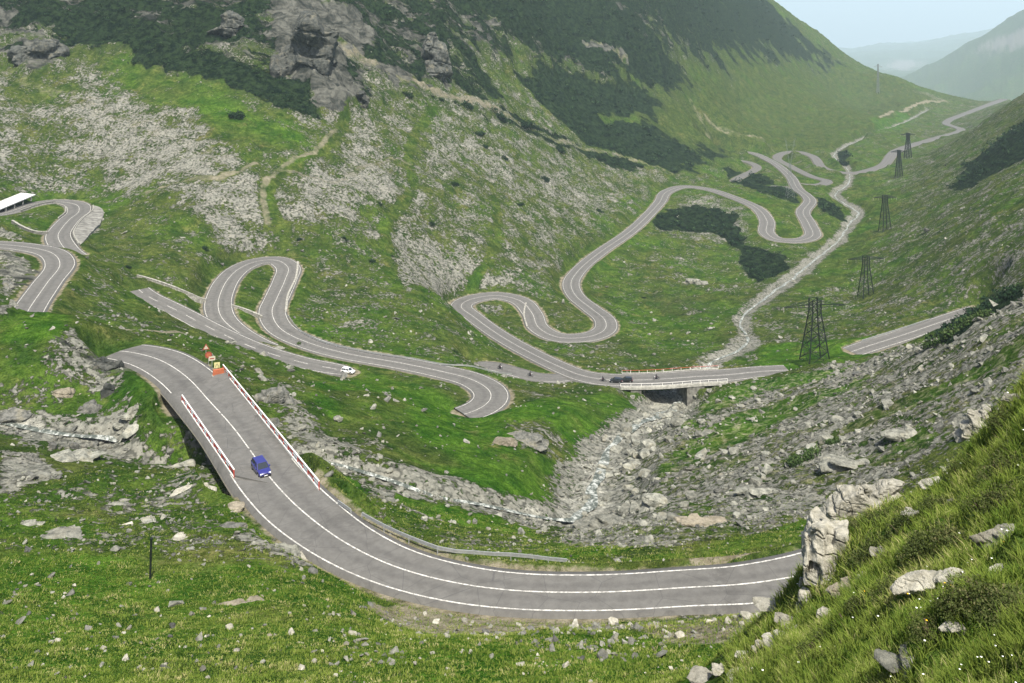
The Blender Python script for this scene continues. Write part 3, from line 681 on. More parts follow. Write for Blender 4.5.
MAT_PAINT = ml
def side_vecs(c):
    d = np.gradient(c[:, :2], axis=0); d /= np.maximum(np.linalg.norm(d, axis=1)[:, None], 1e-9)
    return np.stack([d[:, 1], -d[:, 0]], 1)        # to the right of travel
def ribbon(name, c, offs, dz, mat, parent=None, across=False, kind='structure', under=0.0):
    """strip mesh along path c; offs = list of (n,) offsets across it"""
    s = side_vecs(c); rows = []
    for k_, o in enumerate(offs):
        z = c[:, 2] + (dz[k_] if isinstance(dz, (list, tuple)) else dz)
        rows.append(np.stack([c[:, 0] + s[:, 0] * o, c[:, 1] + s[:, 1] * o, z], 1))
    V = np.stack(rows, 1); n_, m_ = V.shape[:2]; idx = np.arange(n_ * m_).reshape(n_, m_)
    q = np.stack([idx[:-1, :-1], idx[:-1, 1:], idx[1:, 1:], idx[1:, :-1]], -1).reshape(-1, 4)[:, ::-1]
    me = quick_mesh(name, V.reshape(-1, 3), q.ravel(), 4, True)
    if across:
        a = me.attributes.new('across', 'FLOAT', 'POINT'); a.data.foreach_set('value', np.tile(np.linspace(-1, 1, m_), n_).astype(np.float32))
    o = mobj(name, me, mat, parent)
    if kind and parent is None: o["kind"] = kind
    return o
BED = dict(main_road=1.0, left_road=.7, upper_road=.5, hairpin_road=.7, valley_road=.6)
for ri, (nme, c) in enumerate(road_path.items()):
    hw = c[:, 3] + .45
    fr_ = np.linspace(-1, 1, 9)
    zs = [0.0] * 9
    lift = 0.0022 * (ri if nme != 'side_road' else -1)
    offs = [hw * f for f in fr_]
    sk = hw + .3
    ribbon(nme, c, [-sk] + offs + [sk], [lift - .9] + [lift] * 9 + [lift - .9], MAT_ASPH, across=True)
    kz = 0.012 + lift
    wl = .075 if nme != 'main_road' else .085
    far = np.hypot(c[:, 0], c[:, 1]).mean()
    wl = .085
    if nme in ('spur_road', 'lower_spur_road', 'far_road'): continue
    V = MB()
    s = side_vecs(c)
    def line(off, wdt, sel=None):
        n_ = len(c); o = off if isinstance(off, np.ndarray) else np.full(n_, off)
        L = [np.r_[c[i, :2] + s[i] * (o[i] - wdt), c[i, 2] + kz] for i in range(n_)]; Rr = [np.r_[c[i, :2] + s[i] * (o[i] + wdt), c[i, 2] + kz] for i in range(n_)]
        for i in range(n_ - 1):
            if sel is not None and not sel(i): continue
            V.add([L[i], Rr[i], Rr[i + 1], L[i + 1]], [(0, 1, 2, 3)])
    edge = c[:, 3] - .12
    if nme == 'upper_road':
        line(edge, wl); line(np.full(len(c), 0.0), wl, lambda i: i < 60 and (i // 3) % 2 == 0)
        line(-edge, wl)
    elif nme in ('side_road',):
        line(edge, wl, lambda i: (i // 4) % 3)
    else:
        fl_ = (lambda i: c[i, 4] > .5) if nme == 'main_road' else None
        line(-edge, wl, fl_); line(edge, wl, fl_); line(np.zeros(len(c)), wl)
    o = V.build("road_marking", MAT_PAINT); o["kind"] = "structure"
# ------------------------------------------------------------------ haze
lo = float(Z.min()) - 1.0; hi = max(float(Z[RR < 31000].max()), CZ) + 12.0
hz = MB(); hz.box((0, 0, (lo + hi) / 2), (65000, 65000, hi - lo))
mh = bpy.data.materials.new("haze_air"); mh.use_nodes = True; t = mh.node_tree; t.nodes.clear()
pv = t.nodes.new("ShaderNodeVolumePrincipled"); pv.inputs['Color'].default_value = (.74, .93, 1.0, 1); pv.inputs['Density'].default_value = HAZE_DENSITY
pv.inputs['Anisotropy'].default_value = 0.0
mo = t.nodes.new("ShaderNodeOutputMaterial"); t.links.new(pv.outputs[0], mo.inputs['Volume'])
o = hz.build("haze", mh); o["kind"] = "stuff"; tag(o, "thin bluish haze filling the valley and fading the far mountains", "haze")

# ------------------------------------------------------------------ rocks
def rock_mat(name, dark, light, crack=.9, sc=1.0):
    m, t, b = new_mat(name, .92, .2); g = NG(t); P = g.pos()
    rnd = g.new('ShaderNodeObjectInfo').outputs['Random']
    a = g.new('ShaderNodeAttribute', attribute_name='tint').outputs['Fac']
    c = g.mix(g.ramp(g.noise(1.1 * sc, 7, .7, dist=.3), .33, .67), dark, light)
    c = g.mix(g.math('MULTIPLY', g.ramp(g.noise(.5 * sc, 4, .6), .5, .7), .45), c, (.22, .20, .14))
    c = g.mix(g.ramp(g.noise(5 * sc, 5, .75), .60, .72), c, (.07, .072, .06))
    f = g.math('ADD', .72, g.math('MULTIPLY', g.math('FRACT', g.math('ADD', a, rnd)), .56))
    vv = g.new('ShaderNodeCombineXYZ'); [g.con(f, vv.inputs[i]) for i in range(3)]
    c = g.mix(1.0, c, vv.outputs[0], 'MULTIPLY')
    g.con(c, b.inputs['Base Color']); g.bump(b, g.noise(3.2 * sc, 7, .75), .8, .25 / sc)
    return m
MR_GREY = rock_mat("grey_stone", (.09, .092, .075), (.255, .25, .205))
MR_PALE = rock_mat("pale_limestone", (.19, .18, .14), (.38, .36, .295), sc=1.6)
MR_DARK = rock_mat("dark_schist", (.045, .047, .04), (.15, .147, .128))
MR_CLIFF = rock_mat("shaded_cliff_rock", (.022, .026, .022), (.095, .096, .083), sc=.5)  # dark crag rock; cloud shade on the mountainside is put into its colour
MR_BRWN = rock_mat("brown_stone", (.13, .115, .08), (.27, .235, .175))
def hull(npts, sx, sy, sz, seed):
    r = np.random.default_rng(seed); bm = bmesh.new()
    p = r.uniform(-1, 1, (npts, 3)); p /= (np.abs(p) ** 3).sum(1)[:, None] ** (1 / 3); p *= r.uniform(.8, 1, (npts, 1))
    for q in p: bm.verts.new((q[0] * sx, q[1] * sy, q[2] * sz))
    res = bmesh.ops.convex_hull(bm, input=bm.verts)
    for v in [v for v in bm.verts if not v.link_faces]: bm.verts.remove(v)
    bmesh.ops.triangulate(bm, faces=bm.faces); return bm
def hull_np(*a):
    bm = hull(*a); bm.verts.ensure_lookup_table(); bm.verts.index_update()
    V = np.array([v.co[:] for v in bm.verts]); Fc = np.array([[v.index for v in f.verts] for f in bm.faces]); bm.free(); return V, Fc
VAR = [hull_np(13, 1, .8, .45, 100 + i) for i in range(12)]
def noise3(p, s, o, seed):
    x, y, z = p[:, 0] / s, p[:, 1] / s, p[:, 2] / s
    return (fbm(x + z * .31, y + z * .47, o, seed) + fbm(y - x * .23, z + x * .37, o, seed + 9) + fbm(z - y * .3, x + y * .2, o, seed + 17)) / 2
def visible(x, y, z, marg=1.5, tol=.002):
    """True where a point of the ground can be seen from the lookout"""
    r = np.hypot(x, y); th = np.arctan2(x, y); s = (CZ - z - marg) / r
    smn = np.minimum.accumulate((CZ - Z) / RR, axis=0)
    j = np.clip(np.searchsorted(LR, np.log(r * .985)), 0, NR - 1); i = np.clip(np.searchsorted(TH, th), 0, NC - 1)
    return s <= smn[j, i] + tol
def sample(n, rlo, rhi, weight, thr=None, pw=0.0, seed=1):
    """random ground points, uniform in log-polar cells, kept with probability weight"""
    r_ = np.random.default_rng(seed); th = r_.uniform(-.66, .66, n); u = r_.random(n)
    lr = math.log(rlo) + u * math.log(rhi / rlo)
    x = np.exp(lr) * np.sin(th); y = np.exp(lr) * np.cos(th)
    w = weight(x, y); k = r_.random(n) < w; return x[k], y[k]
def rock_w(x, y):
    rk = mat_at(M[0], x, y); gv = mat_at(M[5], x, y); d = mat_at(DIST, x, y); pi_ = mat_at(M[1], x, y)
    cl_ = np.clip(.45 + 1.9 * fbm(x / 11, y / 11, 3, 401), .06, 1.5)
    far_ = 1 - .55 * (np.hypot(x, y) > 330)
    return np.clip((rk ** 1.7 * .75 * far_ + gv * .6) * cl_ + .02, 0, 1) * (d > 1.6) * (1 - pi_ * .9)
def scatter(name, x, y, size, mat, variants, label, cat, sink=.25):
    z = zat(x, y); n = len(x); r_ = np.random.default_rng(5); VV, FF, TT = [], [], []; base = 0
    vi = r_.integers(0, len(variants), n); ang = r_.uniform(0, 6.283, n); tl = r_.uniform(-.5, .5, (n, 2)); sq = r_.uniform(.6, 1.3, n)
    for k, (V, Fc) in enumerate(variants):
        m = np.where(vi == k)[0]
        if not len(m): continue
        c, s_ = np.cos(ang[m]), np.sin(ang[m]); sz = size[m][:, None]
        vx = V[None, :, 0] * sz * sq[m][:, None]; vy = V[None, :, 1] * sz; vz = V[None, :, 2] * sz
        vz2 = vz + vx * tl[m][:, :1] + vy * tl[m][:, 1:]
        px_ = vx * c[:, None] - vy * s_[:, None] + x[m][:, None]; py_ = vx * s_[:, None] + vy * c[:, None] + y[m][:, None]
        pz_ = vz2 + (z[m] + size[m] * (0.6 - sink) * .6)[:, None]
        VV.append(np.stack([px_, py_, pz_], -1).reshape(-1, 3)); nv = len(V)
        FF.append((Fc[None] + (base + np.arange(len(m)) * nv)[:, None, None]).reshape(-1)); base += len(m) * nv
        TT.append(np.repeat(r_.random(len(m)), nv))
    me = quick_mesh(name, np.vstack(VV), np.concatenate(FF), 3)
    a = me.attributes.new('tint', 'FLOAT', 'POINT'); a.data.foreach_set('value', np.concatenate(TT).astype(np.float32))
    o = mobj(name, me, mat); o["kind"] = "stuff"; tag(o, label, cat); return o
x, y = sample(150000, 60, 1000, rock_w, seed=11)
z = zat(x, y); k = visible(x, y, z); x, y = x[k], y[k]; r = np.hypot(x, y)
sz = np.clip(rng.lognormal(-.85, .5, len(x)) * np.clip(r / 260, .45, .95), .16, 1.7)
print("scree stones", len(x))
dk = rng.random(len(x)) < .42
scatter("scree", x[~dk], y[~dk], sz[~dk], MR_GREY, VAR, "grey broken stones strewn over the slopes, gullies and stream beds", "scree")
scatter("dark_scree", x[dk], y[dk], sz[dk] * .9, MR_DARK, VAR, "darker broken stones lying among the grey scree", "scree")
# pale little stones in the meadow grass
x, y = sample(9000, 50, 130, lambda x, y: np.clip(fbm(x / 7, y / 7, 3, 5) * 3, 0, 1) * (mat_at(DIST, x, y) > 1.2) * np.clip(.12 + .5 * sstep(75, 58, np.hypot(x, y)) * (x > -15), 0, 1), seed=12)
scatter("meadow_stones", x, y, rng.lognormal(-2.5, .5, len(x)), MR_PALE, VAR, "small pale stones scattered through the meadow grass in the foreground", "stones")

# boulders one can point at
def boulder_mesh(seed, flat=.62):
    bm = hull(26, 1, .8, flat, seed); bmesh.ops.subdivide_edges(bm, edges=bm.edges, cuts=2, use_grid_fill=True)
    for v in bm.verts:
        p = np.array([v.co[:]]); v.co *= 1 + .16 * float(noise3(p + seed, .55, 3, seed % 50)[0])
    me = bpy.data.meshes.new("boulder"); bm.to_mesh(me); bm.free(); return me
BM = [boulder_mesh(300 + i) for i in range(8)]
def variants_of(mat):
    out = []
    for m in BM:
        c = m.copy(); c.materials.append(mat); out.append(c)
    return out
BG, BP, BD = variants_of(MR_GREY), variants_of(MR_PALE), variants_of(MR_DARK)
def put_boulder(mesh, px, py, wpx, label, group=None, rmin=0, hratio=1.0):
    p = ground_hit(px, py, rmin); d = (p - Vector((0, 0, CZ))).length; s_ = wpx * d / F / 2
    o = bpy.data.objects.new("boulder", mesh); o.scale = (s_, s_, s_ * hratio); o.rotation_euler = (random.uniform(-.2, .2), random.uniform(-.2, .2), random.uniform(0, 6.28))
    o.location = p + Vector((0, 0, s_ * .22 * hratio)); link(o); tag(o, label, "boulder", group); return o
ZONES = [  # polygon of rows/cols box list, count, size range px, material, group, label
 ([(575,500),(600,452),(650,412),(690,400),(690,430),(650,480),(640,520)], 62, (6,17), BG, "boulders in the ravine below the concrete bridge", "grey boulder lying among many in the stony ravine below the road bridge", 150),
 ([(640,480),(760,440),(900,400),(880,470),(760,520),(640,535)], 46, (6,15), BG, "boulders on the grey stone slope", "grey angular boulder on the broad stone slope right of the ravine", 100),
 ([(640,395),(760,385),(900,350),(900,372),(760,415),(680,425)], 26, (4,9), BG, "boulders along the top of the stone slope", "grey boulder in the grassy strip along the upper edge of the stone slope", 180),
 ([(310,440),(400,475),(520,505),(560,525),(520,545),(400,515),(320,470)], 36, (5,11), BG, "boulders along the brook beyond the guard rail", "grey boulder beside the brook beyond the big road bend", 125),
 ([(10,430),(120,445),(200,455),(200,472),(100,462),(10,450)], 24, (5,12), BD, "boulders in the gorge left of the near bridge", "dark boulder in the gorge left of the bridge with red and white rails", 125),  # darker stone for the gorge boulders
 ([(400,603),(560,620),(740,612),(780,620),(700,640),(520,632),(400,622)], 36, (4,12), BP, "pale boulders under the outer edge of the big bend", "pale boulder on the gravelly bank below the big road bend", 50),
 ([(20,570),(280,575),(420,630),(600,650),(600,680),(20,680)], 40, (3,9), BP, "pale stones in the foreground meadow", "pale stone lying in the green foreground meadow", 40),
 ([(690,300),(745,305),(750,345),(700,365),(620,350),(640,310)], 14, (3,7), BG, "boulders on the green slope left of the river", "small grey boulder on the green slope left of the river above the bridge", 300),
]
def in_poly(px, py, P):
    c = False
    for k in range(len(P)):
        x0, y0 = P[k - 1]; x1, y1 = P[k]
        if (y0 > py) != (y1 > py) and px < (x1 - x0) * (py - y0) / (y1 - y0) + x0: c = not c
    return c
for P_, n_, (a_, b_), ms, grp, lab, rm in ZONES:
    xs_, ys_ = [p[0] for p in P_], [p[1] for p in P_]; k = 0; tries = 0
    while k < n_ and tries < 4000:
        tries += 1; px_, py_ = random.uniform(min(xs_), max(xs_)), random.uniform(min(ys_), max(ys_))
        if not in_poly(px_, py_, P_): continue
        p = ground_hit(px_, py_, rm)
        if float(mat_at(DIST, np.array(p.x), np.array(p.y))) < 1.8: continue
        put_boulder(random.choice(ms), px_, py_, a_ + (b_ - a_) * random.random() ** 2.2, lab, grp, rm, random.uniform(.8, 1.2)); k += 1
# ------------------------------------------------------------------ rock outcrops
def rot_z(a): return Matrix.Rotation(a, 3, 'Z')
def outcrop(px, py, wpx, hpx, label, mat, rmin=0, n=9, strata=.25, deep=.6, ang=None, seed=0, lean=.2, res=42, bury=.3, yrot=0.0):
    """several angular beds fused into one rock mass, about wpx x hpx in the picture"""
    p = ground_hit(px, py, rmin); d = (p - Vector((0, 0, CZ))).length; w, h = wpx * d / F, hpx * d / F
    r_ = random.Random(seed * 31 + int(px)); bm = bmesh.new()
    dep = max(w * deep * .5, h * .5)
    face = math.atan2(p.x, p.y)
    for k in range(n):
        fx = r_.uniform(-.5, .5) if n > 1 else 0; fz = r_.random()
        sx = w * r_.uniform(.14, .36) if n > 1 else w * .5; sz = h * r_.uniform(.14, .34) if n > 1 else h * .55
        hb = hull(15, sx, max(dep * r_.uniform(.5, .9), sz), sz, seed * 100 + k + int(px))
        env = 1 - abs(fx) * 1.3
        T = Matrix.Translation((fx * (w - sx * 1.2), r_.uniform(-.25, .25) * dep, (fz * env * .8 - bury) * h * .8)) @ Matrix.Rotation(r_.uniform(-.15, .15) + yrot, 4, 'Y') @ Matrix.Rotation(r_.uniform(-lean, lean), 4, 'X')
        bmesh.ops.transform(hb, matrix=T, verts=hb.verts); m_ = bpy.data.meshes.new("tmp"); hb.to_mesh(m_); hb.free(); bm.from_mesh(m_); bpy.data.meshes.remove(m_)
    me = bpy.data.meshes.new("tmp"); bm.to_mesh(me); bm.free()
    o = bpy.data.objects.new("tmp", me); S.collection.objects.link(o)
    md = o.modifiers.new("r", 'REMESH'); md.mode = 'VOXEL'; md.voxel_size = max(w, h) / res
    dg = bpy.context.evaluated_depsgraph_get(); ev = o.evaluated_get(dg); me2 = bpy.data.meshes.new_from_object(ev)
    bpy.data.objects.remove(o); bpy.data.meshes.remove(me)
    nv = len(me2.vertices); co = np.empty(nv * 3, np.float32); me2.vertices.foreach_get('co', co); co = co.reshape(-1, 3).astype(float)
    no = np.empty(nv * 3, np.float32); me2.vertices.foreach_get('normal', no); no = no.reshape(-1, 3)
    a = h
    tz = (co[:, 2] + co[:, 0] * math.tan(lean * .6)) / (a * strata) + noise3(co, a * .8, 3, 7) * 1.0
    saw = np.abs((tz % 1) - .5) * 2
    disp = (noise3(co, a * .45, 4, 3) * .02 - sstep(.84, 1.0, saw) * .035 + noise3(co, a * .10, 3, 13) * .03) * a
    vx = np.abs(gnoise(co[:, 0] / (a * .5) + 9, co[:, 2] / (a * .9) + co[:, 1] / a, 23)); disp -= sstep(.04, 0, vx) * .03 * a
    co += no * disp[:, None]; me2.vertices.foreach_set('co', co.astype(np.float32).ravel()); me2.update()
    me2.polygons.foreach_set('use_smooth', [False] * len(me2.polygons)); me2.materials.clear(); me2.materials.append(mat); me2.name = "rock_outcrop"
    o = bpy.data.objects.new("rock_outcrop", me2); o.location = p; o.rotation_euler = (0, 0, -face if ang is None else ang); link(o)
    return tag(o, label, "rock")
# crag at the right, closest to the lookout
outcrop(826, 566, 44, 74, "tall pale blocky crag standing beside the right end of the big road bend", MR_PALE, 0, 26, .16, .8, seed=1, res=120, bury=.15)
outcrop(852, 522, 52, 40, "pale crag ledge directly above the tall blocky crag on the near hillside", MR_PALE, 0, 20, .2, .8, seed=2, res=110, bury=.15, yrot=-.45)
outcrop(896, 496, 62, 20, "long pale rock ledge following the brow of the near hillside", MR_PALE, 0, 10, .3, .6, seed=3, res=70, yrot=-.4)
outcrop(938, 483, 30, 12, "small pale ledge at the upper end of the brow above the grassy bank", MR_PALE, 0, 5, .3, .6, seed=4, yrot=-.3)
outcrop(806, 606, 20, 26, "squat pale block at the foot of the tall crag", MR_PALE, 0, 5, .3, .8, seed=5)
outcrop(845, 590, 34, 24, "brownish broken rock in the hollow under the pale crag", MR_BRWN, 0, 8, .3, .8, seed=6)
outcrop(942, 592, 74, 26, "long pale rock slab with a dark hole lying in the near grass", MR_PALE, 0, 7, .5, .5, seed=7, res=80, yrot=-.42)
outcrop(914, 655, 78, 18, "rounded grey boulder half sunk in the grass nearest the camera", MR_GREY, 0, 5, .8, .8, seed=8, res=80, bury=.8)
outcrop(1002, 545, 56, 26, "pale slab at the right edge of the near grassy bank", MR_PALE, 0, 7, .5, .5, seed=9, res=70, yrot=-.4)
outcrop(996, 576, 34, 14, "small pale rock just below the slab at the right edge", MR_PALE, 0, 4, .5, .5, seed=10, yrot=-.4)
outcrop(972, 434, 34, 34, "pale weathered rock on the brow of the near hillside, upper right", MR_PALE, 0, 8, .3, .6, seed=11, res=60, yrot=-.5)
outcrop(952, 503, 22, 10, "small pale stone slab in the grass below the brow", MR_PALE, 0, 3, .6, .5, seed=12, yrot=-.5)
outcrop(776, 606, 46, 10, "low pale ledge of rubble left of the squat block", MR_PALE, 40, 6, .4, .6, seed=13)
for a in [(800,630,17,14,"cream boulder below the squat block on the grassy edge"),(751,655,22,14,"cream boulder at the bottom edge left of the near hillside"),
          (738,677,30,16,"broad cream boulder at the bottom edge of the picture"),(704,680,40,14,"low grey brown boulder at the bottom edge, furthest left of the near rocks"),(806,585,14,12,"small cream boulder wedged against the crag foot")]:
    outcrop(a[0], a[1], a[2], a[3], a[4], MR_PALE, 0, 3, .6, .8, seed=20 + a[0] % 7)
for a in [(792,618,26,20,"pale rock on the grassy edge just under the squat block"),(779,634,24,14,"pale rock second below the squat block on the grassy edge"),(765,644,20,12,"pale rock third below the squat block on the grassy edge"),(722,668,24,12,"pale rock between the two broad boulders at the bottom edge"),(832,612,22,12,"brownish rock in the grass right of the squat block")]:
    outcrop(a[0], a[1] + 4, a[2], a[3], a[4], MR_PALE, 0, 6, .5, .8, seed=30 + a[0] % 9, res=50)
for a in [(952,470,20,14,"pale stone on the brow between the upper ledge and the weathered rock"),(990,412,22,18,"pale rock on the brow above the weathered rock"),(1014,396,22,16,"uppermost pale rock on the brow at the right edge"),(884,548,22,10,"small pale stone in the grass below the long brow ledge"),(960,628,26,9,"low pale stone in the grass below the long slab with the dark hole"),(1004,500,24,10,"low pale stone above the slab at the right edge"),(868,575,18,10,"small pale stone right of the tall crag"),(918,512,24,9,"low pale stone just below the small upper ledge")]:
    outcrop(a[0], a[1] + 3, a[2], a[3], a[4], MR_PALE, 0, 6, .5, .8, seed=60 + a[0] % 9, res=50, yrot=-.35)
# lower left foreground and knoll
for i, a in enumerate([
 (26,472,58,20,MR_GREY,80,"broad grey slab at the left edge above the foreground meadow"),(70,507,22,9,MR_PALE,70,"pale rock patch in the left meadow below the broad slab"),
 (28,523,24,7,MR_GREY,70,"pale low rock near the left edge"),(44,538,58,6,MR_GREY,70,"long low pale rock band near the left edge"),(68,534,14,6,MR_PALE,70,"white rock at the right end of the low rock band"),
 (112,500,34,16,MR_GREY,70,"grey tilted slab right of the left meadow rocks"),(126,521,24,11,MR_PALE,70,"pale stone below the grey tilted slab"),(172,533,36,18,MR_PALE,70,"pale blocky rock above the wooden pole"),
 (140,515,40,20,MR_GREY,70,"grey rock slab above the wooden pole, left of the pale blocky rock"),(214,505,64,20,MR_BRWN,70,"brownish layered rock below the left rail of the near bridge"),
 (182,486,50,14,MR_PALE,70,"pale flaky rock above the brownish layered rock"),(226,522,50,16,MR_DARK,70,"dark layered ledge beneath the brownish rock"),
 (272,538,58,22,MR_GREY,70,"grey sloping slab beside the outer edge of the road bend"),(305,552,34,16,MR_PALE,70,"pale rubble rock against the road edge below the slab"),
 (252,502,18,14,MR_PALE,70,"pale stone block at the near end of the left bridge rail"),(296,630,38,16,MR_GREY,50,"grey boulder with a dark underside in the foreground meadow"),
 (268,634,18,9,MR_BRWN,50,"reddish brown stone left of the grey meadow boulder"),(302,642,18,7,MR_PALE,50,"pale stone below the grey meadow boulder"),
 (205,591,22,5,MR_BRWN,60,"thin brown ledge in the meadow right of the pole"),(238,603,40,4,MR_BRWN,60,"thin pale ledge trailing right in the meadow"),
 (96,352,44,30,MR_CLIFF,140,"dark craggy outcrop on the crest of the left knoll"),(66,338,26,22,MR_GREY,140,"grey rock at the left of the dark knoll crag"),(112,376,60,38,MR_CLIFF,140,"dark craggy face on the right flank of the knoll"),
 (62,386,36,22,MR_BRWN,140,"brown rock face under the knoll crest"),(16,412,46,14,MR_DARK,140,"dark rock ledge at the left edge above the gorge"),(86,404,44,18,MR_DARK,140,"dark ledge on the slope below the knoll"),
 (136,402,40,20,MR_GREY,130,"grey rock face left of the near bridge"),(60,452,60,14,MR_GREY,120,"grey gorge rock left of the bridge"),(150,462,70,16,MR_GREY,120,"long grey gorge rock near the bridge shadow"),
 (8,272,32,44,MR_DARK,200,"dark cliff at the left edge between the two upper bends"),(4,232,22,34,MR_DARK,200,"dark rock at the left edge beside the pale concrete roof"),(14,300,26,22,MR_GREY,215,"grey rubble face inside the left bend"),
 ]):
    outcrop(a[0], a[1] + a[3] * .3, a[2], a[3], a[6], a[4], a[5], 13 if a[2] > 24 else 5, .3, .6, seed=40 + i, res=60, bury=.75)
# middle distance
for i, a in enumerate([
 (607,438,12,12,MR_PALE,150,"pale upright boulder at the top of the ravine"),(604,520,52,16,MR_GREY,110,"big grey sloping slab at the foot of the ravine"),(703,492,18,14,MR_DARK,110,"dark brown boulder in the middle of the stone slope"),
 (704,520,44,10,MR_BRWN,110,"long tan rock rib on the lower stone slope"),(706,432,24,9,MR_GREY,150,"flat grey boulder on the green strip of the stone slope"),(668,448,18,10,MR_GREY,150,"pale grey rock on the left border of the stone slope"),
 (337,419,15,9,MR_GREY,140,"solitary dark grey boulder on the green nose"),(300,427,20,8,MR_GREY,140,"grey rock beside the right bridge rail"),(275,395,36,26,MR_DARK,150,"heap of dark grey rock right of the near bridge"),
 (262,420,30,14,MR_DARK,145,"lower heap of dark rock right of the near bridge"),(524,436,40,12,MR_DARK,150,"grey rock face on the right side of the green nose"),(505,440,30,14,MR_BRWN,150,"brown rock patch on the green nose"),
 (222,262,10,8,MR_DARK,300,"dark rock hollow left of the hairpin bend"),(272,347,22,8,MR_GREY,230,"grey boulder pile between the two parallel roads"),(292,371,9,6,MR_DARK,230,"small dark boulder below the upper road pull-out"),
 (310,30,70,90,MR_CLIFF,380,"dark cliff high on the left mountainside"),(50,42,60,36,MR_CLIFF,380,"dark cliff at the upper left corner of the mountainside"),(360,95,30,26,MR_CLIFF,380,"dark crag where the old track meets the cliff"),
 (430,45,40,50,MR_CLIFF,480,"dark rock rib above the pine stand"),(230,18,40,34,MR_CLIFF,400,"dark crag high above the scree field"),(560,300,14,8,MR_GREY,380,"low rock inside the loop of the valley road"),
 (694,280,26,12,MR_GREY,380,"grey rocks on the slope below the dark pine patch"),(930,228,12,8,MR_DARK,500,"dark boulder in the grass on the right valley side"),(660,500,40,20,MR_GREY,110,"pale grey slab in the stone slope near the ravine"),
 (760,490,40,12,MR_GREY,110,"grey rock band across the stone slope"),(850,462,50,14,MR_GREY,110,"long grey ledge on the upper stone slope"),(905,432,46,14,MR_GREY,110,"grey ledge on the stone slope left of the brow rock"),
 ]):
    outcrop(a[0], a[1] + a[3] * .3, a[2], a[3], a[6], a[4], a[5], 9 if a[2] > 20 else 2, .3, .7, seed=90 + i, res=40)

# ------------------------------------------------------------------ grass tufts
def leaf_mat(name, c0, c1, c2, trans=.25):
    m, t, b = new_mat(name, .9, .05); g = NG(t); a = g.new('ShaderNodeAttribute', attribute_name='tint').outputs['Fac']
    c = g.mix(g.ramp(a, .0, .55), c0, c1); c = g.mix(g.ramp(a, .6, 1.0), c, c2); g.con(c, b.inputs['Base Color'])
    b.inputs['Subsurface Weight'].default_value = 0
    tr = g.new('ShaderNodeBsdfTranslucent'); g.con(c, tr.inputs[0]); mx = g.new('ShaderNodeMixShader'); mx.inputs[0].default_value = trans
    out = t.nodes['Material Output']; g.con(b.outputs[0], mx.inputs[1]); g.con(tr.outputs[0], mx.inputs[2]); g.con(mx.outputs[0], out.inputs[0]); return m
M_BLADE = leaf_mat("grass_blades", (.060, .105, .014), (.145, .190, .032), (.34, .31, .14))
def tufts(name, x, y, hgt, nb, wid, label, seed=3, spread=.14):
    r_ = np.random.default_rng(seed); n = len(x); z = zat(x, y)
    X0 = np.repeat(x, nb); Y0 = np.repeat(y, nb); Z0 = np.repeat(z, nb); Hh = np.repeat(hgt, nb) * r_.uniform(.55, 1.15, n * nb); N = n * nb
    sp = spread * np.repeat(hgt, nb) * 2
    a = r_.uniform(0, 6.283, N); rad = sp * np.sqrt(r_.random(N)); bx = X0 + rad * np.cos(a); by = Y0 + rad * np.sin(a); bz = Z0 - .04
    la = a + r_.uniform(-.8, .8, N); lean = Hh * r_.uniform(.2, 1.0, N)
    wa = r_.uniform(0, 3.1416, N); w = wid * r_.uniform(.7, 1.3, N)
    dx, dy = np.cos(wa) * w, np.sin(wa) * w
    V = np.empty((N, 6, 3), np.float32)
    for k, (u, hh, ll, ww) in enumerate(((0, 0, 0, 1), (1, .62, .32, .75), (2, 1, 1, .15))):
        cx = bx + np.cos(la) * lean * ll; cy = by + np.sin(la) * lean * ll; cz = bz + Hh * hh * (1 - .12 * ll)
        V[:, 2 * k] = np.stack([cx - dx * ww, cy - dy * ww, cz], 1); V[:, 2 * k + 1] = np.stack([cx + dx * ww, cy + dy * ww, cz], 1)
    b = (np.arange(N) * 6)[:, None]; Fq = np.concatenate([b + [0, 1, 3, 2], b + [2, 3, 5, 4]], 1).reshape(-1)
    me = quick_mesh(name, V.reshape(-1, 3), Fq, 4, False)
    tn = np.clip(np.repeat(.47 + .55 * fbm(x / 3, y / 3, 3, 200) + .5 * fbm(x / .9, y / .9, 2, 210), nb) + r_.uniform(-.28, .28, N), 0, 1)
    at = me.attributes.new('tint', 'FLOAT', 'POINT'); at.data.foreach_set('value', np.repeat(tn, 6).astype(np.float32))
    o = mobj(name, me, M_BLADE); o["kind"] = "stuff"; return tag(o, label, "grass")
def wn(x, y): return (mat_at(near_r, x, y) > .5) * np.clip(.75 + .9 * fbm(x / 1.6, y / 1.6, 2, 220), 0.1, 1)
x, y = sample(150000, 7, 62, wn, seed=21)
k = visible(x, y, zat(x, y), .5, .05); x, y = x[k], y[k]; r = np.hypot(x, y); print("near tufts", len(x))
hg = np.clip(.30 + .22 * fbm(x / 2.1, y / 2.1, 3, 230), .12, .6) * np.clip(r / 24, .6, 1.5)
tufts("near_grass", x, y, hg, 8, 0.0085 * np.clip(np.repeat(r, 8) / 18, .7, 2.6), "long tussocky grass on the near hillside at the lower right")
x, y = sample(230000, 48, 135, lambda x, y: (mat_at(near_r, x, y) < .5) * (mat_at(DIST, x, y) > .8) * (1 - np.clip(mat_at(M[0], x, y) * 1.3, 0, .95)) * .75, seed=22)
k = visible(x, y, zat(x, y), .5); x, y = x[k], y[k]; print("meadow tufts", len(x)); r = np.hypot(x, y)
tufts("meadow_grass", x, y, np.clip(.16 + .14 * fbm(x / 3, y / 3, 3, 240), .07, .35), 4, 0.03, "short meadow grass on the slope below the big bend", 4, .5)
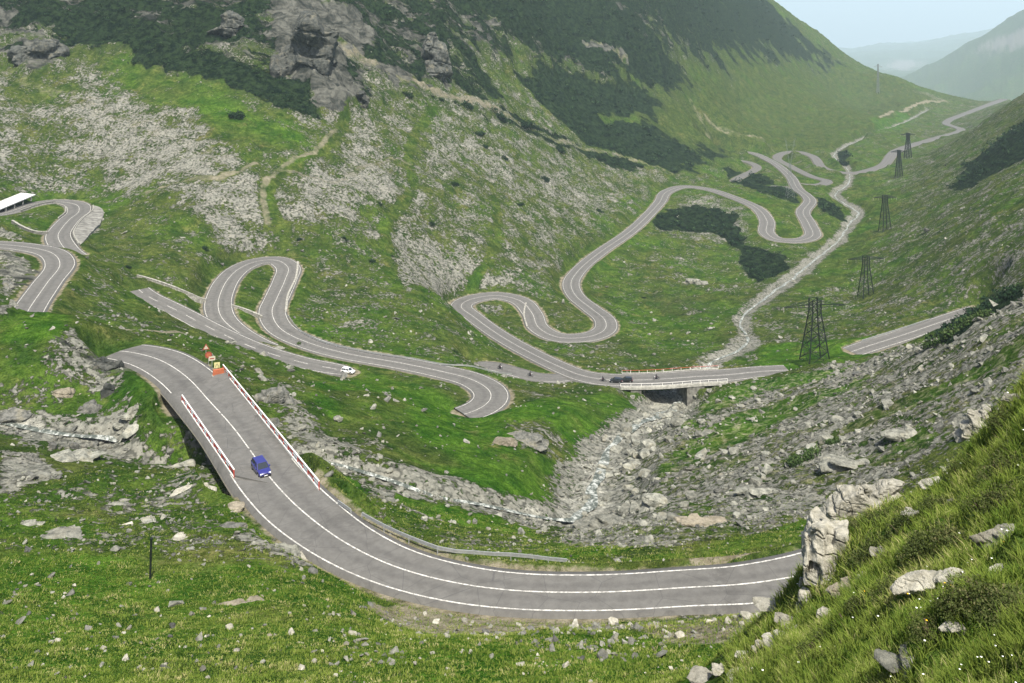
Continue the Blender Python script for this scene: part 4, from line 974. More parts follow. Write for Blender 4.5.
# little flowers in the near grass
fl = MB()
M_FLW, *_ = new_mat("white_petals", .7); M_FLW.node_tree.nodes['Principled BSDF'].inputs['Base Color'].default_value = (.75, .75, .68, 1)
M_FLY, *_ = new_mat("yellow_petals", .7); M_FLY.node_tree.nodes['Principled BSDF'].inputs['Base Color'].default_value = (.75, .42, .02, 1)
x, y = sample(2600, 10, 60, wn, seed=23); k = (fbm(x / 3, y / 3, 2, 7) > .12); x, y = x[k][:420], y[k][:420]; z = zat(x, y)
for i in range(len(x)):
    c = Vector((x[i], y[i], z[i] + random.uniform(.25, .42))); rr = random.uniform(.018, .034) * min(1.5, math.hypot(x[i], y[i]) / 24)
    vs = [c + Vector((math.cos(q * 1.257) * rr, math.sin(q * 1.257) * rr, random.uniform(0, .3) * rr)) for q in range(5)]; fl.add(vs + [c + Vector((0, 0, rr * .5))], [(q, (q + 1) % 5, 5) for q in range(5)], 1 if random.random() < .2 else 0)
o = fl.build("wild_flowers", [M_FLW, M_FLY]); o["kind"] = "stuff"; tag(o, "tiny white and yellow wild flowers dotted through the near grass", "flowers")

# ------------------------------------------------------------------ dwarf pine
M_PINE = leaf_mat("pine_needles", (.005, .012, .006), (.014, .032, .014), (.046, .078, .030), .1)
M_BIL = leaf_mat("bilberry_leaves", (.030, .045, .012), (.075, .095, .028), (.14, .13, .06), .2)
M_SHR = leaf_mat("shrub_leaves", (.020, .040, .012), (.045, .080, .022), (.08, .11, .04), .15)
def clumps(name, x, y, rad, hgt, ncard, card, mat, seed=5):
    r_ = np.random.default_rng(seed); n = len(x); z = zat(x, y); N = n * ncard
    X0, Y0, Z0 = (np.repeat(q, ncard) for q in (x, y, z)); Rd = np.repeat(rad, ncard); Hg = np.repeat(hgt, ncard)
    u = r_.uniform(-1, 1, (N, 3)); u /= np.linalg.norm(u, axis=1)[:, None]; u[:, 2] = np.abs(u[:, 2]); rr = (r_.random(N) ** .35)[:, None]
    lump = 1 + .28 * np.sin(u[:, 0] * 5 + X0) * np.cos(u[:, 1] * 4 + Y0)
    c = np.stack([X0, Y0, Z0], 1) + u * rr * np.stack([Rd * lump, Rd * lump, Hg * lump], 1); c[:, 2] += .05
    a = r_.normal(size=(N, 3)); a /= np.linalg.norm(a, axis=1)[:, None]; b = np.cross(a, r_.normal(size=(N, 3))); b /= np.linalg.norm(b, axis=1)[:, None]
    cs = (np.repeat(card, ncard) if np.ndim(card) else card) * r_.uniform(.5, 1.2, N); cs = np.broadcast_to(cs, (N,))[:, None]
    V = np.stack([c - a * cs, c + a * cs * .6 + b * cs * .6, c + a * cs * .5 - b * cs * .7], 1)
    me = quick_mesh(name, V.reshape(-1, 3), np.arange(N * 3), 3)
    tn = np.clip(.25 + .55 * rr[:, 0] * u[:, 2] + np.repeat(.35 * fbm(x / 14, y / 14, 2, 77), ncard) + r_.uniform(-.25, .3, N), 0, 1)  # crown tops lighter, insides darker: shading put into the tint, plus random tone
    at = me.attributes.new('tint', 'FLOAT', 'POINT'); at.data.foreach_set('value', np.repeat(tn, 3).astype(np.float32))
    return mobj(name, me, mat)
def wp(x, y):
    p_ = mat_at(M[1], x, y); f = fbm(x / 60, y / 22, 4, 301, .6) * .75 + fbm(x / 150, y / 60, 2, 307) * .3
    return ((p_ + f * .9) > .66) * .8 * (mat_at(DIST, x, y) > 4)
x, y = sample(60000, 230, 2600, wp, seed=31); k = visible(x, y, zat(x, y), 2.5); x, y = x[k], y[k]; r = np.hypot(x, y); print("dwarf pines", len(x))
q = np.clip(r / 700, .55, 1.6)
kp = rng.random(len(x)) < .6; x, y, q = x[kp], y[kp], q[kp]
rd = (1.2 + 3.2 * rng.random(len(x)) ** 2.2) * q
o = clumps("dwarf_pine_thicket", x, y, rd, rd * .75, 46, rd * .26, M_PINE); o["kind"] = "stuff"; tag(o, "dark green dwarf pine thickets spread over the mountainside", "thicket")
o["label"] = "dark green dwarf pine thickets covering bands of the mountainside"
def shrub(px, py, wpx, label, group=None, rmin=0, hr=.6, mat=None, name="dwarf_pine", nc=110, cf=.13):
    p = ground_hit(px, py, rmin); d = (p - Vector((0, 0, CZ))).length; w = wpx * d / F / 2
    k = 5; xs = np.array([p.x + random.uniform(-.5, .5) * w for _ in range(k)]); ys = np.array([p.y + random.uniform(-.4, .4) * w for _ in range(k)])
    o = clumps("foliage", xs, ys, np.full(k, w * .6), np.full(k, w * hr), nc, w * cf, mat or M_PINE, int(px * 7 + py))
    base = empty(name, p); tag(base, label, "shrub", group)
    o.parent = base; o.matrix_parent_inverse = Matrix.Translation(-p)
    tr = MB(); 
    for i_ in range(k): tr.bar((0, 0, -.3), (float(xs[i_]) - p.x, float(ys[i_]) - p.y, w * hr * .3), .03 + w * .012, m=0, n=5)
    tr.build("stem", M_BARK, base); return base
M_BARK = simple("bark", (.10, .075, .05), .95, .1, var=.3, scale=4)
G1 = "lone dwarf pines on the rocky mountainside"
for i, (a, b_, c_) in enumerate([(235,118,20),(498,116,16),(530,128,20),(414,52,10),(440,100,10),(486,148,9),(505,160,8),(478,135,14),(345,240,7),(372,262,9),(520,205,8),(545,180,10),(600,212,8),(455,185,9),(408,96,12),(468,106,14),(560,150,14),(380,205,7),(432,225,8),(128,268,7),(205,250,9),(300,240,7)]):
    lab = {0: "round dark dwarf pine alone on the green band above the scree", 1: "dark dwarf pine just below the old track cutting", 2: "large dark dwarf pine right of the end of the old track cutting"}.get(i, "small dark dwarf pine scattered alone on the rocky mountainside")
    shrub(a, b_, c_, lab, G1 if i > 2 else None, 300)
shrub(842, 165, 14, "dark pine clump beside the stream above the far loop", None, 800, .7)
for i, (a, b_, c_, l_) in enumerate([(932,345,18,"dark leafy shrub at the lower tip of the bank where the lower road disappears"),(948,338,24,"broad dark leafy shrub second from the lower road end"),(966,326,20,"dark leafy shrub higher up the crest right of the lower road"),(985,316,18,"dark leafy shrub near the top of the crest, furthest right")]):
    shrub(a, b_, c_, l_, None, 180, .6, M_SHR, "leafy_shrub")
for i, (a, b_, c_, l_) in enumerate([(795,465,20,"dark bush at the lower tip of the grass strip on the stone slope"),(812,456,20,"dark bush beside the lowest one on the grass strip"),(832,444,14,"small dark bush higher on the grass strip of the stone slope")]):
    shrub(a, b_, c_, l_, None, 110, .6, M_SHR, "leafy_shrub")
for i, (a, b_, l_) in enumerate([(300,345,"small bush between the hairpin road and the pull-out road"),(455,352,"small bush beside the rail above the lower hairpin")]):
    shrub(a, b_, 7, l_, None, 230, .7, M_SHR, "leafy_shrub")

for i, (a, b_, c_) in enumerate([(862,528,30),(884,522,34),(905,532,40),(930,515,36),(872,560,44),(912,566,48),(888,596,34),(955,548,50),(988,508,44),(1008,470,44),(960,470,30),(1000,430,36),(850,620,30),(975,610,60),(820,650,36),(1010,620,60),(935,630,44)]):
    shrub(a, b_, c_, "low olive bilberry cushion growing in the grass of the near hillside", "bilberry cushions on the near hillside", 0, .5, M_BIL, "bilberry_shrub", 520, .045)
# ------------------------------------------------------------------ bridges, walls, rails
M_CONC = simple("concrete", (.34, .33, .29), .9, .2, var=.25, scale=1.2)
M_CONCP = simple("pale_concrete", (.55, .54, .49), .9, .2, var=.12, scale=.8)
M_DCONC = simple("dark_concrete", (.15, .145, .125), .9, .2, var=.35, scale=.8)  # darker concrete for girders, abutments and some walls
M_WALL = simple("masonry_wall", (.25, .24, .205), .95, .15, var=.35, scale=1.6, bump=.1)
M_WHITE = simple("white_rail_paint", (.78, .76, .70), .5, .4, var=.06)
M_RED = simple("red_rail_paint", (.42, .05, .03), .5, .4, var=.12)
M_STEEL = simple("galvanised_steel", (.42, .43, .42), .45, .5, .5, var=.1)
M_DSTEEL = simple("dark_lattice_steel", (.012, .018, .014), .6, .4, .3, var=.2)
M_LSTEEL = simple("pale_lattice_steel", (.20, .22, .21), .6, .4, .3, var=.1)
def level_pt(px, py, z):
    th, s = ray(px, py); r = (CZ - z) / s; return Vector((r * math.sin(th), r * math.cos(th), z))
def pathz(c, p):
    i = int(np.argmin(np.hypot(c[:, 0] - p[0], c[:, 1] - p[1]))); return float(c[i, 2])
def on_road(c, px, py, dz=0.0):
    p = level_pt(px, py, 180)
    for _ in range(12): p = level_pt(px, py, pathz(c, p) + dz)
    return p
def slab(mb, Lp, Rp, top, thick, m=0):
    """deck between two edge lines"""
    n_ = len(Lp); vs = []
    for a, b_ in zip(Lp, Rp):
        vs += [a + Vector((0, 0, top)), b_ + Vector((0, 0, top)), b_ + Vector((0, 0, top - thick)), a + Vector((0, 0, top - thick))]
    fs = []
    for i in range(n_ - 1):
        o_ = 4 * i
        for k in range(4): fs.append((o_ + k, o_ + 4 + k, o_ + 4 + (k + 1) % 4, o_ + (k + 1) % 4))
    fs += [(0, 1, 2, 3), tuple(4 * (n_ - 1) + k for k in (3, 2, 1, 0))]
    mb.add(vs, fs, m)
def lerp(a, b_, t_): return a + (b_ - a) * t_
def railing(root, A, B, hgt, inward, c):
    """red and white bridge rail from A to B: kerb, posts, two bars"""
    n_ = max(6, int((B - A).length / 2.2)); base = [lerp(A, B, i / n_) for i in range(n_ + 1)]
    rr = empty("railing", A); rr.parent = root; rr.matrix_parent_inverse = root.matrix_world.inverted() if False else Matrix.Translation(-root.location)
    off = -A
    k = MB(); slab(k, [p + off - inward * .22 for p in base], [p + off + inward * .22 for p in base], .22, .5); k.build("kerb", M_CONCP, rr)
    w = MB(); w2 = MB()
    for i in range(n_):
        a, b_ = base[i] + off, base[i + 1] + off
        w.bar(a + Vector((0, 0, hgt)), b_ + Vector((0, 0, hgt)), .15, .17, 0)
        w2.bar(a + Vector((0, 0, hgt * .62)), b_ + Vector((0, 0, hgt * .62)), .10, .12, i % 2)
    w.build("top_rail", M_WHITE, rr); w2.build("lower_rail", [M_RED, M_WHITE], rr)
    pm = MB(); pm.box((0, 0, hgt / 2), (.12, .12, hgt)); p0 = pm.build("post", M_RED, rr); p0.location = base[0] + off
    for p in base[1:]:
        q = p0.copy(); q.location = p + off; q.parent = rr; S.collection.objects.link(q)
cm = road_path['main_road']
L0, L1 = on_road(cm, 182, 401, .1), on_road(cm, 234, 477, .1)
R0, R1 = on_road(cm, 223, 370, .1), on_road(cm, 319, 489, .1)
mid = (L0 + L1 + R0 + R1) / 4
br = empty("road_bridge", mid); tag(br, "concrete road bridge with red and white railings carrying the blue car", "bridge")
d = MB(); nS = 24
ei, eo = (R0 - L0).normalized(), 1
Lp, Rp = [], []
for i in range(nS + 1):
    t_ = i / nS; a = lerp(L0, L1, t_); b_ = lerp(R0, R1, t_)
    zz = pathz(cm, (a + b_) / 2)
    a.z = b_.z = zz; Lp.append(a - mid); Rp.append(b_ - mid)
slab(d, Lp, Rp, -.02, .25); d.build("deck_surface", MAT_ASPH, br)
d = MB(); slab(d, [p + Vector((0, 0, 0)) for p in Lp], Rp, -.28, .75); d.build("deck_slab", M_CONC, br)
for k in (.22, .5, .78):
    g_ = MB(); slab(g_, [lerp(a, b_, k - .03) for a, b_ in zip(Lp, Rp)], [lerp(a, b_, k + .03) for a, b_ in zip(Lp, Rp)], -1.03, .9); g_.build("girder", M_DCONC, br)
for (a, b_, nx) in ((Lp[1], Rp[1], Lp[2] - Lp[1]), (Lp[-2], Rp[-2], Lp[-3] - Lp[-2])):
    m_ = MB(); u_ = nx.normalized() * .8; slab(m_, [a - u_, a + u_], [b_ - u_, b_ + u_], -.6, 9.0); m_.build("abutment", M_DCONC, br)
inw = (R0 - L0).normalized()
for i_, (A_, B_, s_) in enumerate(((L0, L1, 1), (R0, R1, -1))):
    A2, B2 = A_.copy(), B_.copy(); A2.z = pathz(cm, A_) ; B2.z = pathz(cm, B_)
    railing(br, A2, B2, 1.05, inw * s_, cm)
# bridge over the river
cv = road_path['valley_road']; sv_ = side_vecs(cv)
def idx_at(c, px, py):
    p = on_road(c, px, py); return int(np.argmin(np.hypot(c[:, 0] - p.x, c[:, 1] - p.y)))
i0, i1 = sorted((idx_at(cv, 622, 380), idx_at(cv, 722, 375)))
cc = cv[i0:i1 + 1]; ss = sv_[i0:i1 + 1]; o0 = Vector(cc[len(cc) // 2, :3])
rb = empty("river_bridge", o0); tag(rb, "flat concrete bridge carrying the valley road over the rocky river", "bridge")
E = lambda k, off: Vector((cc[k, 0] + ss[k, 0] * off, cc[k, 1] + ss[k, 1] * off, cc[k, 2])) - o0
near_s = -1 if (E(0, 1) + o0).length > (E(0, -1) + o0).length else 1
d = MB(); slab(d, [E(k, -5.4) for k in range(len(cc))], [E(k, 5.4) for k in range(len(cc))], -.03, .8); d.build("deck_slab", M_CONC, rb)
for px_ in (634, 690):
    k = int(np.argmin([abs(math.atan2(cc[q, 0], cc[q, 1]) - ray(px_, 380)[0]) for q in range(len(cc))])); k = min(max(k, 3), len(cc) - 4)
    m_ = MB(); w_ = 2 if px_ == 690 else 1; slab(m_, [E(k - w_, -5.2), E(k + w_, -5.2)], [E(k - w_, 5.2), E(k + w_, 5.2)], -.9, 9); m_.build("abutment", M_DCONC, rb)
for sgn in (-1, 1):
    m_ = MB(); pk = [E(k, 5.1 * sgn) for k in range(len(cc))]
    slab(m_, [p - Vector((ss[0][0], ss[0][1], 0)) * .12 for p in pk], [p + Vector((ss[0][0], ss[0][1], 0)) * .12 for p in pk], .22, .3); m_.build("kerb", M_CONC, rb)
    m_ = MB()
    for k in range(0, len(pk) - 1): m_.bar(pk[k] + Vector((0, 0, 1.0)), pk[k + 1] + Vector((0, 0, 1.0)), .08)
    m_.build("top_rail", M_WHITE if sgn == near_s else M_RED, rb)
    pm = MB(); pm.box((0, 0, .5), (.1, .1, 1.0)); p0 = pm.build("post", M_WHITE, rb); p0.location = pk[0]
    for k in range(2, len(pk), 2): q = p0.copy(); q.location = pk[k]; q.parent = rb; S.collection.objects.link(q)
# guard rails along roads
def guard(pts, label, rmin=0, hgt=.7, double=False, group=None, mat=None):
    P_ = [ground_hit(a, b_, rmin) for a, b_ in pts]; c = cspline([(p.x, p.y, p.z, 0) for p in P_], 2.0)
    c[:, 2] = np.maximum(zat(c[:, 0], c[:, 1]), smooth1(c[:, 2], 1) - 1); c[:, 2] = smooth1(c[:, 2], 3)
    o_ = Vector(c[0, :3]); root = empty("guard_rail", o_); tag(root, label, "guard rail", group); Q_ = [Vector(r[:3]) - o_ for r in c]
    m_ = MB()
    for a, b_ in zip(Q_[:-1], Q_[1:]):
        z1 = Vector((0, 0, hgt)); n_ = (b_ - a).cross(Vector((0, 0, 1))).normalized()
        for dz, dn in ((-.11, 0), (.11, 0)): m_.bar(a + z1 + Vector((0, 0, dz)), b_ + z1 + Vector((0, 0, dz)), .07, .16)
        m_.bar(a + z1 - n_ * .03, b_ + z1 - n_ * .03, .03, .14)
    m_.build("beam", mat or M_STEEL, root)
    pm = MB(); pm.box((0, 0, hgt / 2 - .2), (.1, .14, hgt + .4)); p0 = pm.build("post", M_STEEL, root); p0.location = Q_[0]
    for k in range(2, len(Q_), 2)[:90]: q = p0.copy(); q.location = Q_[k]; q.parent = root; S.collection.objects.link(q)
guard([(362,521),(385,533),(412,545),(445,556),(480,562),(520,565),(567,567)], "long grey steel guard rail curving outside the big bend", 97, .75)
guard([(338,508),(344,512),(351,517)], "short grey guard rail stub before the long rail of the big bend", 97, .75)
guard([(288,318),(300,333),(325,345),(365,354),(410,361),(460,368),(512,378)], "grey guard rail running above the lower hairpin road", 255, .9)
guard([(862,343),(900,331),(930,321)], "grey guard rail on the far edge of the river road", 320, .8)
0 and guard([(598,374),(650,373),(700,371),(760,368)], "pale guard rail on the uphill side of the river bridge road", 296, .8, mat=M_WHITE)
def wall_between(name, pts, hgt, thick, label, mat, rmin=0, cat="wall", capmat=None, dz=0.0, follow=None):
    P_ = [ground_hit(a, b_, rmin) if follow is None else on_road(follow, a, b_) for a, b_ in pts]; c = cspline([(p.x, p.y, p.z, 0) for p in P_], 1.5); c[:, 2] = smooth1(c[:, 2], 3)
    o_ = Vector(c[0, :3]); s_ = side_vecs(c); root = empty(name, o_); tag(root, label, cat)
    def rows(w): return [Vector((r[0] + q[0] * w, r[1] + q[1] * w, r[2] + dz)) - o_ for r, q in zip(c, s_)]
    m_ = MB(); slab(m_, rows(-thick / 2), rows(thick / 2), hgt, hgt + 3.5); m_.build("wall_face", mat, root)
    m_ = MB(); slab(m_, rows(-thick / 2 - .08), rows(thick / 2 + .08), hgt + .16, .16 - .003); m_.build("coping", capmat or M_CONCP, root); return root
cl = road_path['left_road']
wall_between("stone_wall", [(137,277),(160,284),(182,292),(206,303)], .8, .5, "low pale stone wall on the grass left of the hairpin", M_WALL, 250, capmat=M_WALL)
wall_between("stone_wall", [(232,308),(245,312),(262,319)], 1.0, .6, "short stone wall inside the hairpin loop", M_WALL, 280, capmat=M_WALL)
wall_between("stone_wall", [(298,264),(296,280),(288,298),(286,313)], 1.0, .6, "grey retaining wall outside the right leg of the hairpin", M_CONC, 300, capmat=M_WALL)
wall_between("stone_wall", [(12,223),(24,230),(36,234),(48,235)], 1.1, .6, "dark low wall crossing inside the upper left loop", M_DCONC, 340, capmat=M_WALL)
wall_between("stone_wall", [(526,304),(524,316),(527,328)], .7, .5, "low kerb wall inside the valley hairpin", M_WALL, 350, capmat=M_WALL)
# curved retaining wall holding up the upper left loop
il = [i for i in range(len(cl))]
def edge_run(c, a, b_, side, off=.6):
    i0, i1 = [int(np.argmin(np.hypot(c[:, 0] - pt(*q).x, c[:, 1] - pt(*q).y))) for q in (a, b_)]; i0, i1 = min(i0, i1), max(i0, i1); s_ = side_vecs(c)
    return [Vector((c[i, 0] + s_[i, 0] * side * (c[i, 3] + off), c[i, 1] + s_[i, 1] * side * (c[i, 3] + off), c[i, 2])) for i in range(i0, i1 + 1)]
def loft_wall(name, top, drop, out, label, mat, cat="retaining wall"):
    """battered wall face below a road edge"""
    o_ = top[0].copy(); root = empty(name, o_); tag(root, label, cat); m_ = MB(); n_ = len(top); v_ = []
    for i, p in enumerate(top):
        a = top[max(i - 1, 0)]; b_ = top[min(i + 1, n_ - 1)]; d_ = (b_ - a); nrm = Vector((d_.y, -d_.x, 0)).normalized() * (1 if out > 0 else -1)
        e_ = math.sin(math.pi * min(1, max(0, i / (n_ - 1)))) ** .6; q = p + nrm * abs(out) * e_; 
        zq = float(zat(q.x, q.y)); q.z = (zq + .9 * e_ + .05) if drop > 3 else min(p.z - drop * e_, zq + .4)
        v_ += [p - o_ + Vector((0, 0, .35)), q - o_, q - o_ + Vector((0, 0, -3)), p - o_ - nrm * .4 + Vector((0, 0, -3)), p - o_ - nrm * .4 + Vector((0, 0, .35))]
    f_ = []
    for i in range(n_ - 1):
        for k in range(5): f_.append((5 * i + k, 5 * i + 5 + k, 5 * i + 5 + (k + 1) % 5, 5 * i + (k + 1) % 5))
    f_ += [tuple(range(5)), tuple(5 * (n_ - 1) + k for k in range(4, -1, -1))]
    m_.add(v_, f_); m_.build("wall_face", mat, root)
    m_ = MB()
    for p, q in zip(top[:-1], top[1:]): m_.bar(p - o_ + Vector((0, 0, .5)), q - o_ + Vector((0, 0, .5)), .35, .25)
    m_.build("coping", M_WALL, root)
s_l = side_vecs(cl); k_ = int(np.argmin(np.hypot(cl[:, 0] - pt(62, 228, 391).x, cl[:, 1] - pt(62, 228, 391).y))); e1 = Vector((cl[k_, 0] + s_l[k_, 0] * 5, cl[k_, 1] + s_l[k_, 1] * 5)); 
sg = 1 if math.atan2(e1.x, e1.y) > math.atan2(cl[k_, 0], cl[k_, 1]) else -1
loft_wall("retaining_wall", edge_run(cl, (79, 208, 443), (64, 247, 357), sg, 1.0), 3.2, 7.0 * sg, "big curved grey retaining wall under the upper left bend", simple("weathered_wall", (.17, .165, .145), .95, .1, var=.35, scale=.5))
loft_wall("retaining_wall", edge_run(cl, (10, 211, 434), (64, 216, 415), -sg), 2.6, -2.2 * sg, "dark retaining wall below the top road of the upper left loop", M_DCONC)
# roofed avalanche gallery at the left edge
p0 = on_road(cl, 2, 211); p1 = on_road(cl, 27, 203)
gal = empty("gallery", p0); tag(gal, "white flat roofed concrete road gallery at the left edge", "building")
dv = (p1 - p0); dv.z = 0; dv.normalize(); nv_ = Vector((-dv.y, dv.x, 0))
ln = (p1 - p0).length + 3; m_ = MB()
a0 = Vector((0, 0, 0)) - dv * 16; a1 = dv * ln
rz = math.atan2(dv.y, dv.x)
m_.box(((a0 + a1) / 2 + nv_ * 1.0 + Vector((0, 0, 2.2)))[:], ((a1 - a0).length, 6.5, .4), Matrix.Rotation(rz, 3, 'Z') @ Matrix.Rotation(.10, 3, 'X')); m_.build("roof", simple("white_roof", (.62, .61, .58), .7, .3, var=.05), gal)
m_ = MB(); m_.box(((a0 + a1) / 2 + nv_ * 4.2 + Vector((0, 0, .0)))[:], ((a1 - a0).length, .6, 5.5), rot_z(rz)); m_.build("back_wall", M_CONC, gal)
for k in range(6):
    m_ = MB(); m_.box((0, 0, .95), (.4, .4, 2.2), rot_z(rz)); q = m_.build("column", M_CONC, gal); q.location = lerp(a0, a1, (k + .3) / 5.8) - nv_ * 1.9

# ------------------------------------------------------------------ pylons
def pylon(px, ybase, ytop, ytip, armpx, label, rmin, mat, style='A', rz=0.0, basepx=None):
    p = ground_hit(px, ybase, rmin); d_ = math.hypot(p.x, p.y)
    th, s_ = ray(px, ytop); hgt = (CZ - s_ * d_) - p.z; dist = (p - Vector((0, 0, CZ))).length; pm_ = dist / F
    py_near = ybase > 100; root = empty("pylon", p, rz); tag(root, label, "pylon", "power line pylons down the valley"); wb = (basepx or (ybase - ytop) * .40) * pm_ / 2 * .80; wt = wb * .40
    t_ = (.55 if ybase > 300 else .40 if py_near else .16) * pm_
    if style == 'A':
        bf = .72 if ybase > 300 else .3; cs = [(-1, -1), (1, -1), (1, 1), (-1, 1)]; kn = .80
        def at(z_, k):
            f_ = wb + (wt - wb) * min(1, z_ / kn); return Vector((cs[k][0] * f_, cs[k][1] * f_, z_ * hgt))
        for k in range(4):
            m_ = MB(); m_.bar(at(-.03, k), at(kn, k), t_ * 1.5); m_.bar(at(kn, k), at(1, k), t_ * 1.5); m_.build("leg", mat, root)
        m_ = MB(); lv = [0, .2, .38, .54, .68, .80, .90, 1.0]
        for a, b_ in zip(lv[:-1], lv[1:]):
            for k in range(4):
                m_.bar(at(a, k), at(b_, (k + 1) % 4), t_ * bf); m_.bar(at(a, (k + 1) % 4), at(b_, k), t_ * bf); m_.bar(at(b_, k), at(b_, (k + 1) % 4), t_ * .5)
        m_.build("bracing", mat, root)
        za = ytip
        for sg_ in (-1, 1):
            m_ = MB(); L_ = armpx * pm_ / 2; tip = Vector((sg_ * L_, 0, za * hgt + sg_ * -.0))
            for y_ in (-wt, wt):
                m_.bar((sg_ * wt, y_, za * hgt), tip, t_ * .7); m_.bar((sg_ * wt, y_, (za + .06) * hgt), tip, t_ * .6)
            for q in (.25, .5, .75):
                a = lerp(Vector((sg_ * wt, -wt, za * hgt)), tip, q); b_ = lerp(Vector((sg_ * wt, wt, (za + .06) * hgt)), tip, q); m_.bar(a, b_, t_ * .4)
            arm = m_.build("cross_arm", mat, root)
            for q in (1.0, .55):
                n_ = MB(); n_.bar((0, 0, 0), (0, 0, -1.6), .16, n=6); ins = n_.build("insulator", M_CONC, arm); ins.location = (sg_ * L_ * q, 0, za * hgt)
    else:   # Y shaped pylon
        t_ *= .45
        m_ = MB(); waist = hgt * .55
        legs = []
        for sx in (-1, 1):
            for sy in (-1, 1):
                m_ = MB(); m_.bar((sx * wb, sy * wb, -.5), (sx * wb * .18, sy * wb * .18, waist), t_); m_.build("leg", mat, root)
        m_ = MB()
        for k in range(7):
            a, b_ = k / 7, (k + 1) / 7; fa, fb = wb * (1 - .82 * a), wb * (1 - .82 * b_)
            for sy in (-1, 1):
                m_.bar((-fa, sy * fa, a * waist), (fb, sy * fb, b_ * waist), t_ * .5); m_.bar((fa, sy * fa, a * waist), (-fb, sy * fb, b_ * waist), t_ * .5)
        m_.build("bracing", mat, root)
        for sx in (-1, 1):
            m_ = MB(); m_.bar((sx * wb * .15, -.4, waist), (sx * armpx * pm_ * .38, 0, hgt), t_ * .8); m_.bar((sx * wb * .15, .4, waist), (sx * armpx * pm_ * .30, 0, hgt), t_ * .7)
            for q in (.3, .6, .9): m_.bar((sx * armpx * pm_ * .38 * q, 0, waist + (hgt - waist) * q), (sx * armpx * pm_ * .30 * q * .7, 0, waist + (hgt - waist) * q * .9), t_ * .5)
            m_.build("cross_arm", mat, root)
        m_ = MB(); m_.bar((-armpx * pm_ / 2, 0, hgt * .88), (armpx * pm_ / 2, 0, hgt * .88), t_ * .8); m_.build("crossbeam", mat, root)
    return root
pylon(815, 361, 299, .885, 58, "tallest dark lattice pylon standing on the grass right of the river bridge", 285, M_DSTEEL, rz=.12, basepx=24)
pylon(866, 297, 256, .93, 34, "dark lattice pylon behind the nearest one, second from the camera", 380, M_DSTEEL, rz=.1, basepx=13)
pylon(885, 231, 195, .93, 22, "third dark lattice pylon from the camera, right of the winding river", 500, M_DSTEEL, rz=.1, basepx=10)
pylon(899, 177, 150, .93, 16, "fourth lattice pylon, in the grass below the far road", 800, M_DSTEEL, rz=.1, basepx=6)
pylon(908, 158, 133, .93, 14, "fifth lattice pylon, standing beside the far road", 1000, M_DSTEEL, rz=.1, basepx=6)
pylon(790, 197, 138, .9, 13, "pale Y shaped pylon between the far hairpin loops", 700, M_LSTEEL, 'Y', rz=0, basepx=8)
pylon(878, 93, 64, .9, 8, "faint pylon on the small far hill against the haze", 1500, M_LSTEEL, rz=0, basepx=2.5)

# ------------------------------------------------------------------ pole and road signs
p = ground_hit(150, 579, 60); hp = 38 * (p - Vector((0, 0, CZ))).length / F * .85
pole = empty("pole", p); tag(pole, "thin dark wooden pole standing alone in the foreground meadow", "pole")
m_ = MB(); m_.bar((0, 0, -.4), (.12, 0, hp), .2, n=8); m_.build("shaft", M_DSTEEL, pole); m_ = MB(); m_.bar((.12, 0, hp - .15), (.12, 0, hp + .04), .27, n=8); m_.build("cap", M_DSTEEL, pole)
M_ORNG = simple("orange_red_panel", (.34, .10, .045), .5, .4, var=.12); M_YEL = simple("yellow_panel", (.52, .48, .22), .5, .4, var=.08); M_SRED = simple("sign_red", (.24, .045, .03), .4, .4, var=.05)
M_CREAM = simple("cream_panel", (.46, .42, .31), .6, .3, var=.08); M_SBACK = simple("sign_grey", (.13, .12, .10), .6, .3, var=.1)
def sign(px, py, shape, size, label, hz_=2.0):
    size *= .8
    p = on_road(cm, px, py); p.z = float(zat(p.x, p.y)); face = -math.atan2(p.x, p.y)
    root = empty("road_sign", p, face); tag(root, label, "road sign")
    m_ = MB(); m_.bar((0, .05, -.3), (0, .05, hz_ + size * .4), .09, n=8); m_.build("post", M_STEEL, root)
    def disc(n_, r_, y_, z_, rot, name, mat, par, th=.04, sx=1):
        q = MB(); v_ = []
        for yy in (y_, y_ + th): v_ += [(math.cos(rot + 2 * math.pi * k / n_) * r_ * sx, yy, z_ + math.sin(rot + 2 * math.pi * k / n_) * r_) for k in range(n_)]
        q.add(v_, [tuple(range(n_)), tuple(range(2 * n_ - 1, n_ - 1, -1))] + [(k, n_ + k, n_ + (k + 1) % n_, (k + 1) % n_) for k in range(n_)]); return q.build(name, mat, par)
    if shape == 'tri':
        pl = disc(3, size, -.02, hz_, math.pi / 2, "panel", M_SRED, root); disc(3, size * .62, -.035, hz_, math.pi / 2, "symbol_field", M_CREAM, pl, .012)
        disc(4, size * .16, -.05, hz_ - size * .02, 0, "symbol", M_SBACK, pl, .012, .6)
    elif shape == 'round':
        pl = disc(20, size, -.02, hz_, 0, "panel", M_SRED, root); disc(20, size * .66, -.035, hz_, 0, "symbol_field", M_ORNG, pl, .012)
    elif shape == 'board':
        pl = disc(4, size, -.02, hz_, math.pi / 4, "panel", M_CREAM, root, sx=1.5); disc(4, size * .25, -.035, hz_, math.pi / 4, "symbol", M_SRED, pl, .012, sx=4)
    elif shape == 'chev':
        pl = disc(4, size, -.02, hz_, math.pi / 4, "panel", M_YEL, root)
        for s__ in (-1, 1):
            q = MB(); q.bar((s__ * size * .5, -.04, hz_ - size * .45), (0, -.04, hz_ + size * .35), .10, .03); q.build("stripe", M_SBACK, pl)
    return root
sign(206, 357, 'tri', .95, "triangular warning sign furthest up the road before the bridge", 2.0)
sign(208.5, 363, 'round', .75, "round red sign below the triangular one before the bridge", 1.9)
sign(212, 367, 'board', .65, "cream board sign between the round red sign and the yellow panel", 1.9)
